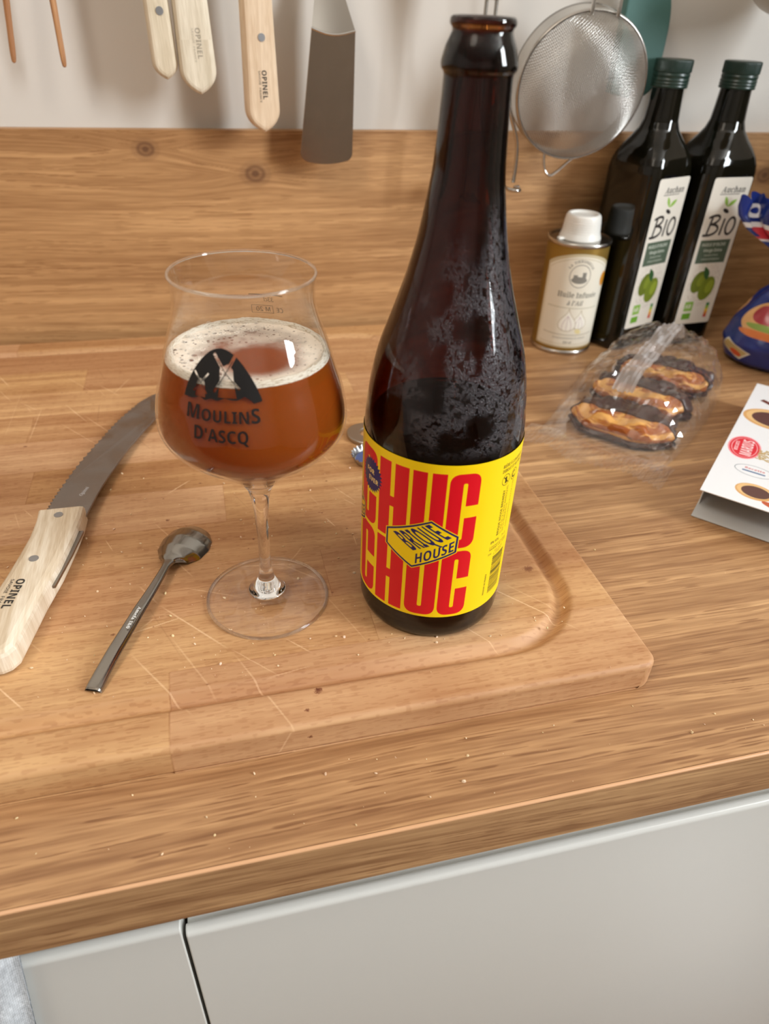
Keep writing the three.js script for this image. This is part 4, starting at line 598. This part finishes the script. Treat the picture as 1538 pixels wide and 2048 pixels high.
// ---------------------------------------------------------------- garlic oil can
{
  const t = thing('oil_can', 'small gold oil can with cream label and white cap', 'can', 0.3265, 0, 0.0520), R = 0.0328;
  const gold = std({ color: rgb(158, 128, 60), metalness: 0.55, roughness: 0.38 });
  part(t, 'body', lathe([[0, 0.003], [0.030, 0.003], [R, 0.005], [R, 0.117], [0.0325, 0.119]], 80), gold, 'gold lacquered body');
  part(t, 'bottom_rim', lathe([[R - 0.001, 0.0], [R + 0.001, 0.0004], [R + 0.0012, 0.002], [R + 0.0008, 0.0042], [R - 0.0006, 0.0048]], 80), M.steel);
  part(t, 'top_rim', lathe([[R - 0.0008, 0.1155], [R + 0.001, 0.1165], [R + 0.0014, 0.1185], [R + 0.0008, 0.1205], [R - 0.001, 0.1205], [R - 0.0018, 0.1185], [0.024, 0.1190], [0, 0.1190]], 80), M.steel, 'steel seamed top');
  const white = std({ color: rgb(232, 230, 224), roughness: 0.35 }), cap = part(t, 'cap', lathe(curvePts([[0.0205, 0.1188], [0.0218, 0.1198], [0.0212, 0.1225], [0.0200, 0.126], [0.0192, 0.131], [0.0185, 0.139], [0.0176, 0.1425], [0.0160, 0.1440], [0.0135, 0.1436], [0.0128, 0.1424], [0, 0.1422]], 70), 64), white, 'white plastic screw cap');
  for (let i = 0; i < 5; i++) part(cap, 'thread_ring', new THREE.TorusGeometry(0.0194 - i * 0.0002, 0.0005, 6, 64).rotateX(Math.PI / 2).translate(0, 0.1275 + i * 0.0022, 0), white);
  part(cap, 'pull_tab', rbox(0.010, 0.003, 0.006, 0.0014, -0.0225, 0.1205, 0.004), white);
  const lab = canvasTex(820, 900, (c, W, H) => {
    c.clearRect(0, 0, W, H);
    const arch = (m, y0, y1) => { c.beginPath(); c.moveTo(m, y1); c.lineTo(m, y0 + 110); c.bezierCurveTo(m + 60, y0 + 70, W * 0.30, y0, W / 2, y0); c.bezierCurveTo(W * 0.70, y0, W - m - 60, y0 + 70, W - m, y0 + 110); c.lineTo(W - m, y1); c.closePath(); };
    c.fillStyle = '#cbbf9f'; arch(20, 20, 885); c.fill(); c.fillStyle = '#e9e3d3'; arch(42, 44, 868); c.fill(); c.strokeStyle = '#b9ab85'; c.lineWidth = 4; arch(58, 62, 850); c.stroke();
    c.strokeStyle = '#77736a'; c.lineWidth = 6; c.beginPath(); c.ellipse(W / 2, 215, 110, 100, 0, 0, 7); c.stroke(); c.fillStyle = '#87847c'; c.fillRect(W / 2 - 70, 205, 44, 60); c.fillRect(W / 2 + 22, 180, 40, 85); c.beginPath(); c.ellipse(W / 2 - 4, 250, 84, 30, 0, 0, 7); c.fill();
    c.fillStyle = '#6f6b62'; c.font = 'bold 34px serif'; const s = 'LA TOURANGELLE'; for (let i = 0; i < s.length; i++) { const a = -2.55 + i * 0.152; c.save(); c.translate(W / 2 + Math.cos(a) * 138, 222 + Math.sin(a) * 128); c.rotate(a + Math.PI / 2); c.fillText(s[i], -10, 0); c.restore(); }
    c.fillStyle = '#6c6a60'; c.font = 'bold 66px serif'; c.fillText('Huile Infusée', 205, 408); c.font = 'italic bold 58px serif'; c.fillText("à l'Ail", 320, 478);
    c.strokeStyle = '#a9a389'; c.lineWidth = 5; c.beginPath(); c.moveTo(110, 505); c.lineTo(710, 505); c.stroke();
    const g = (x, y, r) => { c.fillStyle = '#f3efe4'; c.strokeStyle = '#b7aa8d'; c.lineWidth = 6; c.beginPath(); c.moveTo(x, y - r * 1.7); c.bezierCurveTo(x + 4, y - r * 0.9, x + r, y - r * 0.7, x + r, y); c.bezierCurveTo(x + r, y + r * 0.8, x - r, y + r * 0.8, x - r, y); c.bezierCurveTo(x - r, y - r * 0.7, x - 4, y - r * 0.9, x, y - r * 1.7); c.fill(); c.stroke(); c.strokeStyle = '#b59aa0'; c.lineWidth = 4; for (const k of [-0.45, 0, 0.45]) { c.beginPath(); c.moveTo(x, y - r * 0.9); c.quadraticCurveTo(x + k * r * 1.6, y, x + k * r, y + r * 0.55); c.stroke(); } };
    g(500, 655, 80); g(365, 665, 95); c.fillStyle = '#e4d6a0'; c.beginPath(); c.ellipse(500, 725, 38, 22, 0.3, 0, 7); c.fill();
    c.strokeStyle = '#b3ab97'; c.lineWidth = 7; c.beginPath(); c.moveTo(110, 752); c.quadraticCurveTo(W / 2, 768, 710, 752); c.stroke(); c.fillStyle = '#8b8678'; c.font = '30px serif'; c.fillText('Assaisonnement et cuisson', 235, 800); c.font = 'bold 32px sans-serif'; c.fillText('250 ml', 355, 842);
    c.fillStyle = '#d08a1c'; c.beginPath(); c.ellipse(742, 258, 62, 66, 0, 0, 7); c.fill();
  });
  part(t, 'label', lathe([[R + 0.0002, 0.0065], [R + 0.0002, 0.1135]], 80, -1.5, 2.5), std({ map: lab, transparent: true, roughness: 0.45 }), 'arched cream label with garlic');
}

// ---------------------------------------------------------------- bagged waffles
{
  const O = V3(0.252, 0, 0.288), ax = V3(0.748, 0, -0.664), cr = V3(0.664, 0, 0.748), P = (l, w, y) => [O.x + ax.x * l + cr.x * w, y, O.z + ax.z * l + cr.z * w];
  const wt = dataTex(512, 512, (u, v, o) => { const n = fbm(u * 9, v * 9, 4), f = fbm(u * 40, v * 40, 3), k = smooth(0.40, 0.62, n + (f - 0.5) * 0.3); o[0] = mix(220, 158, k) + 20 * (f - 0.5); o[1] = mix(164, 84, k) + 20 * (f - 0.5); o[2] = mix(88, 28, k) + 14 * (f - 0.5); });
  const wm = std({ map: wt, roughness: 0.38, bumpMap: wt, bumpScale: 0.0008 }), choc = std({ color: rgb(66, 38, 30), roughness: 0.33 });
  const labs = ['golden waffle half coated in chocolate at the crimped end of the bag', 'golden waffle half coated in chocolate between the two others in the bag', 'golden waffle half coated in chocolate at the puffed end of the bag'];
  [[0.052, 0.004, 0.0015, 0.07], [0.115, 0.0, 0.002, -0.04], [0.178, 0.002, 0.003, 0.10]].forEach(([l, w, y, turn], i) => {
    const c = P(l, w, y), t = thing('chocolate_waffle', labs[i], 'waffle', c[0], c[1], c[2], Math.atan2(-cr.z, cr.x) + turn, 'waffles in the clear bag'), a = 0.045, b = 0.0285, h = 0.020;
    const slab = (z0, z1, grow, hh, ph) => sheet(96, 48, (u, v) => {      // closed lump between z0 and z1 of the oval
      const th = u * Math.PI * 2, e = (Math.abs(Math.cos(th)) ** 2.8 + Math.abs(Math.sin(th)) ** 2.8) ** (-1 / 2.8), x0 = Math.cos(th) * e, z0n = Math.sin(th) * e, s = Math.sin(v * Math.PI) ** 0.45, yy = (1 - Math.cos(v * Math.PI)) / 2;
      const x = x0 * a * s * (1 + 0.07 * Math.sin(th * 7 + ph)), z = clamp(z0n * b * s * (1 + 0.03 * Math.sin(th * 6 + ph)), z0, z1), grid = v > 0.5 ? 0.0034 * Math.sign(Math.cos(x / 0.0052) * Math.cos(z / 0.0052)) * Math.sqrt(Math.abs(Math.cos(x / 0.0052) * Math.cos(z / 0.0052))) * (z0 > -0.02 || z1 > 0 ? 1 : 0.35) + 0.003 * (fbm(x * 120 + ph, z * 120, 2) - 0.5) : 0;
      return [x * grow, Math.max(0, yy * hh + grid * s), z * grow]; });
    part(t, 'waffle', slab(-b, b, 1, h, i * 2), wm, 'golden waffle');
    part(t, 'chocolate', slab(-b * 1.02, 0.006, 1.03, h + 0.0012, i * 2), choc, 'dark chocolate coating');
    part(t, 'chocolate_base', slab(-b, b, 1.045, 0.007, i * 2), choc, 'dark chocolate underside');
  });
  const t = thing('waffle_bag', 'crinkled clear plastic bag holding chocolate waffles', 'bag');
  const film = phys({ color: 0xffffff, transmission: 0.98, thickness: 0, roughness: 0.03, ior: 1.65, specularIntensity: 1 });
  const L = 0.232, wid = (l) => 0.060 * (0.93 + 0.12 * Math.sin(l / L * Math.PI)) * Math.sqrt(clamp((L + 0.012 - l) / 0.06)), hei = (l) => 0.0035 + 0.046 * smooth(0.006, 0.075, l) * Math.sqrt(clamp((L + 0.008 - l) / 0.05)) + 0.008 * smooth(0.10, 0.2, l) * Math.sqrt(clamp((L + 0.004 - l) / 0.05));
  const crease = (l, q) => { const r1 = Math.abs(noise(l * 55 + 3, q * 4.5 + 7) * 2 - 1), r2 = Math.abs(noise(l * 95 + q * 6 + 13, q * 9 - l * 45 + 2) * 2 - 1); return 0.0065 * (0.5 - r1) + 0.0040 * (0.5 - r2); };
  const top = sheet(40, 52, (u, v) => { const l = v * L, q = u * 2 - 1, w = wid(l), h = hei(l), e = Math.max(0, 1 - Math.abs(q) ** 2.6) ** 0.5, y = 0.0012 + h * e + crease(l, q) * smooth(0, 0.4, e) * smooth(0, 0.05, l); return P(l, q * w + crease(q + 2, l * 6) * 0.5 * (1 - e), Math.max(0.0009, y)); });
  { const g = top.toNonIndexed(); g.computeVertexNormals(); part(t, 'film_top', g, film, 'glossy creased film'); }
  part(t, 'film_bottom', sheet(20, 30, (u, v) => { const l = v * L, q = u * 2 - 1; return P(l, q * wid(l), 0.0006); }), film);
  const frosted = phys({ color: rgb(215, 208, 205), transmission: 0.62, thickness: 0, roughness: 0.55 });
  part(t, 'back_seam', sheet(14, 120, (u, v) => { const l = 0.05 + v * (L - 0.055), q = (u - 0.5) * 0.32 - 0.06, e = Math.max(0, 1 - Math.abs(q) ** 2.6) ** 0.5; return P(l, q * wid(l), 0.0030 + hei(l) * e + crease(l, q) * 0.6 + 0.0008 * Math.cos(u * 30)); }), frosted, 'frosted seam along the bag');
  part(t, 'crimped_end', sheet(110, 16, (u, v) => { const l = -0.034 + v * 0.040, q = u * 2 - 1; return P(l + 0.004 * Math.sin(u * 9), q * 0.066, 0.0032 + 0.0012 * Math.sin(u * 190) * smooth(1, 0.5, v) + 0.010 * fbm(u * 9, v * 2, 2) * (1 - v) + 0.0015 * v); }), film, 'crimped end seal');
}

// ---------------------------------------------------------------- blue food bag tied in the middle
{
  const t = thing('blue_bag', 'blue printed plastic food bag tied round its neck', 'bag', 0.556, 0, 0.142, -0.5);
  const print = canvasTex(1024, 1024, (c, W, H) => {
    c.fillStyle = '#172a74'; c.fillRect(0, 0, W, H); const y = (k) => H * (1 - k);
    for (const x of [0, 256, 512, 768]) {
      c.fillStyle = '#16246e'; c.fillRect(x, y(0.62), 256, 160);
      c.fillStyle = '#e9e6e6'; c.fillRect(x, y(0.865), 256, 30); c.fillStyle = '#c23543'; c.fillRect(x + 30, y(0.838), 226, 66); c.fillStyle = '#e4e1e4'; c.fillRect(x, y(0.775), 256, 12);
      c.fillStyle = '#e8e8ee'; c.beginPath(); c.ellipse(x + 70, y(0.925), 34, 40, 0, 0, 7); c.fill(); c.fillStyle = '#1a2f86'; c.beginPath(); c.ellipse(x + 74, y(0.925), 13, 18, 0, 0, 7); c.fill(); c.fillStyle = '#e8e8ee'; c.fillRect(x + 150, y(0.965), 34, 90);
      c.fillStyle = '#d9a46a'; c.beginPath(); c.ellipse(x + 150, y(0.33), 100, 112, 0, 0, 7); c.fill(); c.fillStyle = '#a5323a'; c.beginPath(); c.ellipse(x + 140, y(0.36), 62, 58, 0, 0, 7); c.fill(); c.fillStyle = '#8ba24a'; c.beginPath(); c.ellipse(x + 150, y(0.285), 66, 20, 0, 0, 7); c.fill(); c.fillStyle = '#d97a3c'; c.beginPath(); c.ellipse(x + 150, y(0.24), 84, 24, 0, 0, 7); c.fill();
      c.save(); c.translate(x + 70, y(0.11)); c.rotate(0.5); c.fillStyle = '#e6e2d6'; c.fillRect(-46, -40, 110, 74); c.fillStyle = '#c8b27a'; c.fillRect(-40, -34, 98, 62); c.fillStyle = '#d5562e'; c.beginPath(); c.ellipse(28, 10, 26, 20, 0, 0, 7); c.fill(); c.restore();
    }
  });
  const Rw = [[0, 0.050, 0.034], [0.006, 0.062, 0.043], [0.025, 0.068, 0.050], [0.05, 0.060, 0.044], [0.075, 0.044, 0.034], [0.095, 0.024, 0.022], [0.102, 0.016, 0.016], [0.110, 0.024, 0.016], [0.122, 0.048, 0.015], [0.138, 0.074, 0.013], [0.152, 0.088, 0.011], [0.168, 0.090, 0.009]];
  const at = (h) => { let i = 1; while (i < Rw.length - 1 && Rw[i][0] < h) i++; const k = clamp((h - Rw[i - 1][0]) / (Rw[i][0] - Rw[i - 1][0])); return [mix(Rw[i - 1][1], Rw[i][1], k), mix(Rw[i - 1][2], Rw[i][2], k)]; };
  const wrap = (s0) => sheet(160, 90, (u, v) => { const h = v * 0.168, [rx, rz] = at(h), a = (u * 2 * Math.PI) + 0.0, pl = smooth(0.045, 0.105, h) * smooth(0.17, 0.11, h) * 0.16 * Math.sin(a * 13) + smooth(0.10, 0.155, h) * 0.12 * Math.sin(a * 9 + 2) + (fbm(Math.cos(a) * 3 + 5, h * 60 + Math.sin(a) * 3, 3) - 0.5) * 0.12; return [Math.sin(a) * rx * (1 + pl * 0.5) * s0, h + (v > 0.97 ? 0.004 * Math.sin(a * 11) : 0), Math.cos(a) * (rz * (1 + pl)) * s0 + smooth(0.11, 0.168, h) * 0.010 * Math.sin(a * 5 + Math.sin(a) * 3)]; });
  part(t, 'film', mergeGeometries([wrap(1), sheet(40, 4, (u, v) => [Math.sin(u * 6.2832) * 0.05 * v, 0.0004, Math.cos(u * 6.2832) * 0.034 * v])]), phys({ map: print, roughness: 0.28, clearcoat: 0.4, side: THREE.DoubleSide }), 'printed blue film');
  part(t, 'twist_tie', new THREE.TorusGeometry(0.0175, 0.0022, 8, 40).rotateX(Math.PI / 2).translate(0, 0.104, 0), std({ color: rgb(206, 168, 60), roughness: 0.5 }), 'yellow tie');
}

{ // unseen blocker added out of view to keep the window light off the far corner of the worktop
  const t = thing('light_blocker_microwave', 'added unseen dark grey microwave shape blocking window light beyond the blue bag', 'microwave', 0.70, 0, 0.05), shell = std({ color: rgb(74, 72, 70), roughness: 0.5, metalness: 0.3 });
  part(t, 'casing', rbox(0.46, 0.275, 0.34, 0.008, 0.23, 0.1455, 0.17), shell);
  part(t, 'door', rbox(0.33, 0.25, 0.018, 0.006, 0.175, 0.146, 0.349), std({ color: rgb(30, 30, 32), roughness: 0.2 }));
  part(t, 'control_panel', rbox(0.105, 0.25, 0.014, 0.004, 0.398, 0.146, 0.347), shell);
  part(t, 'door_handle', tube([[0.325, 0.06, 0.36], [0.325, 0.075, 0.382], [0.325, 0.215, 0.382], [0.325, 0.23, 0.36]], 0.006, 40, 10), M.steel);
  for (const x of [0.03, 0.43]) for (const z of [0.03, 0.31]) part(t, 'foot', new THREE.CylinderGeometry(0.012, 0.012, 0.009, 16).translate(x, 0.0046, z), shell);
}

// ---------------------------------------------------------------- open biscuit box
{
  const t = thing('biscuit_box', 'open white cardboard biscuit box with red oval logo', 'box', 0.307, 0, 0.365, Math.atan2(-0.732, 0.682)), H = 0.027, Wd = 0.125, Ln = 0.190, th = 0.0006;
  // local +x runs across the box, local -z along it
  t.rotation.y = -Math.atan2(0.732, 0.682);
  const card = std({ color: rgb(232, 232, 230), roughness: 0.55 }), grey = std({ color: rgb(200, 202, 202), roughness: 0.75 });
  const top = canvasTex(1024, 1872, (c, Wp, Hp) => {       // y down = from the far end towards the flap tip; 8192 px per metre
    c.fillStyle = '#ececee'; c.fillRect(0, 0, Wp, Hp); const X = (w) => w * 8192, Y = (l) => (0.1894 - l) * 8192;
    const tart = (w, l, r) => { c.fillStyle = '#d9a566'; c.beginPath(); c.ellipse(X(w), Y(l), r * 1.25, r, 0, 0, 7); c.fill(); c.fillStyle = '#e7bd82'; c.beginPath(); c.ellipse(X(w) - 6, Y(l) - 6, r * 1.08, r * 0.86, 0, 0, 7); c.fill(); c.fillStyle = '#5e3a33'; c.beginPath(); c.ellipse(X(w) + 6, Y(l), r * 0.92, r * 0.72, 0, 0, 7); c.fill(); };
    tart(0.035, -0.0175, 92); tart(0.0265, 0.116, 165); tart(0.085, 0.06, 165); tart(0.09, 0.15, 150);
    c.fillStyle = '#c05a34'; c.beginPath(); c.ellipse(X(0.05), Y(-0.030), 70, 26, 0.3, 0, 7); c.fill(); c.fillStyle = '#6b3428'; c.save(); c.translate(X(0.017), Y(0.150)); c.rotate(0.5); c.fillRect(-60, -22, 140, 44); c.restore();
    c.save(); c.translate(X(0.0150), Y(0.0490)); c.rotate(-0.05);
    c.fillStyle = '#f1929a'; c.beginPath(); c.ellipse(0, 0, 105, 168, 0, 0, 7); c.fill(); c.fillStyle = '#d9202f'; c.beginPath(); c.ellipse(0, 0, 94, 156, 0, 0, 7); c.fill(); c.strokeStyle = '#f6b9bd'; c.lineWidth = 5; c.beginPath(); c.ellipse(0, 0, 80, 140, 0, 0, 7); c.stroke();
    c.rotate(-Math.PI / 2); c.fillStyle = '#f7dcdd'; c.font = 'bold 100px sans-serif'; const m = c.measureText('MARIUS').width; c.save(); c.scale(236 / m, 1); c.fillText('MARIUS', -m / 2, 52); c.restore(); c.font = 'bold 32px sans-serif'; c.fillText('BISCUITS', -70, -38); c.restore();
    c.strokeStyle = '#8f9499'; c.lineWidth = 5; c.beginPath(); c.ellipse(X(0.0290), Y(0.0130), 118, 70, 0, 0, 7); c.stroke(); c.fillStyle = '#c65a5a'; c.font = 'bold 34px sans-serif'; c.fillText('Recette', X(0.029) - 62, Y(0.0145)); c.fillStyle = '#4d6a92'; c.fillRect(X(0.029) - 70, Y(0.0122), 140, 16);
    c.fillStyle = '#b99a5c'; const r = rng(6); for (let i = 0; i < 70; i++) c.fillRect(X(0.0308) + (r() - 0.5) * 90, Y(0.0448) + (r() - 0.5) * 150, 14, 12);
  });
  const mt = std({ map: top, roughness: 0.35 }), uvTop = (g, l0, l1) => { const p = g.attributes.position, uv = g.attributes.uv; for (let i = 0; i < p.count; i++) uv.setXY(i, p.getX(i) / 0.125, 1 - (0.1894 + p.getZ(i)) / 0.2285); return g; };
  part(t, 'top_panel', uvTop(box(Wd, th, Ln, Wd / 2, H, -Ln / 2)), mt, 'printed white top');
  { const g = box(Wd, th, 0.0385, Wd / 2, 0, 0.01925); uvTop(g); const m = part(t, 'top_flap', g, mt, 'printed white flap'); m.position.set(0, H, 0); m.rotation.x = 0.02; }
  part(t, 'bottom_panel', box(Wd, th, Ln, Wd / 2, 0.0006, -Ln / 2), grey);
  part(t, 'bottom_flap', box(Wd, th, 0.036, Wd / 2, 0.0009, 0.018), grey, 'grey inside of the lower flap');
  part(t, 'side_panel', box(th, H, Ln, 0.0003, H / 2, -Ln / 2), card); part(t, 'side_panel', box(th, H, Ln, Wd - 0.0003, H / 2, -Ln / 2), card);
  part(t, 'end_panel', box(Wd, H, th, Wd / 2, H / 2, -Ln + 0.0003), card);
  { const m = part(t, 'dust_flap', box(th, H - 0.003, 0.017, 0, 0, 0.0085), card); m.position.set(0.0006, H / 2, 0); m.rotation.y = 0.02; }
  part(t, 'tray', mergeGeometries([box(Wd - 0.004, 0.001, Ln - 0.012, Wd / 2, 0.0025, -Ln / 2 - 0.004), box(Wd - 0.004, 0.012, 0.001, Wd / 2, 0.008, -0.012)]), std({ color: rgb(196, 150, 92), roughness: 0.4 }), 'golden inner tray');
}

// ---------------------------------------------------------------- crumbs
{
  const r = rng(31), geo = new THREE.IcosahedronGeometry(1, 0), n = 420, im = new THREE.InstancedMesh(geo, std({ color: 0xffffff, roughness: 0.8 }), n), o = new THREE.Object3D(), c = new THREE.Color();
  const inGroove = (x, z) => { const u = x - 0.1597, v = z - 0.5363; return v > -0.037 || u > -0.037; };
  for (let i = 0; i < n; i++) {
    let x, z, y; do { x = -0.24 + r() * 0.39; z = 0.28 + r() * 0.25; } while (inGroove(x, z) && r() < 0.7); y = TB - (inGroove(x, z) && z < 0.514 ? 0.004 : 0);
    if (i > 330) { x = -0.2 + r() * 0.55; z = r() < 0.75 ? 0.545 + r() * 0.04 : 0.3 + r() * 0.25; y = (x < 0.16 && z < 0.537) ? TB : 0; }
    const s = 0.00018 + 0.00055 * r() ** 3; o.position.set(x, y + s * 0.5, z); o.rotation.set(r() * 6, r() * 6, r() * 6); o.scale.set(s * (1 + r()), s * 0.8, s * (1 + r())); o.updateMatrix(); im.setMatrixAt(i, o.matrix); c.copy(rgb(232, 200 + 12 * r(), 160 + 16 * r())); im.setColorAt(i, c);
  }
  im.name = 'bread_crumbs'; im.userData = { label: 'fine pale bread crumbs scattered over board and worktop', category: 'crumbs', kind: 'stuff' }; im.castShadow = im.receiveShadow = true; scene.add(im);
}
renderer.render(scene, camera);
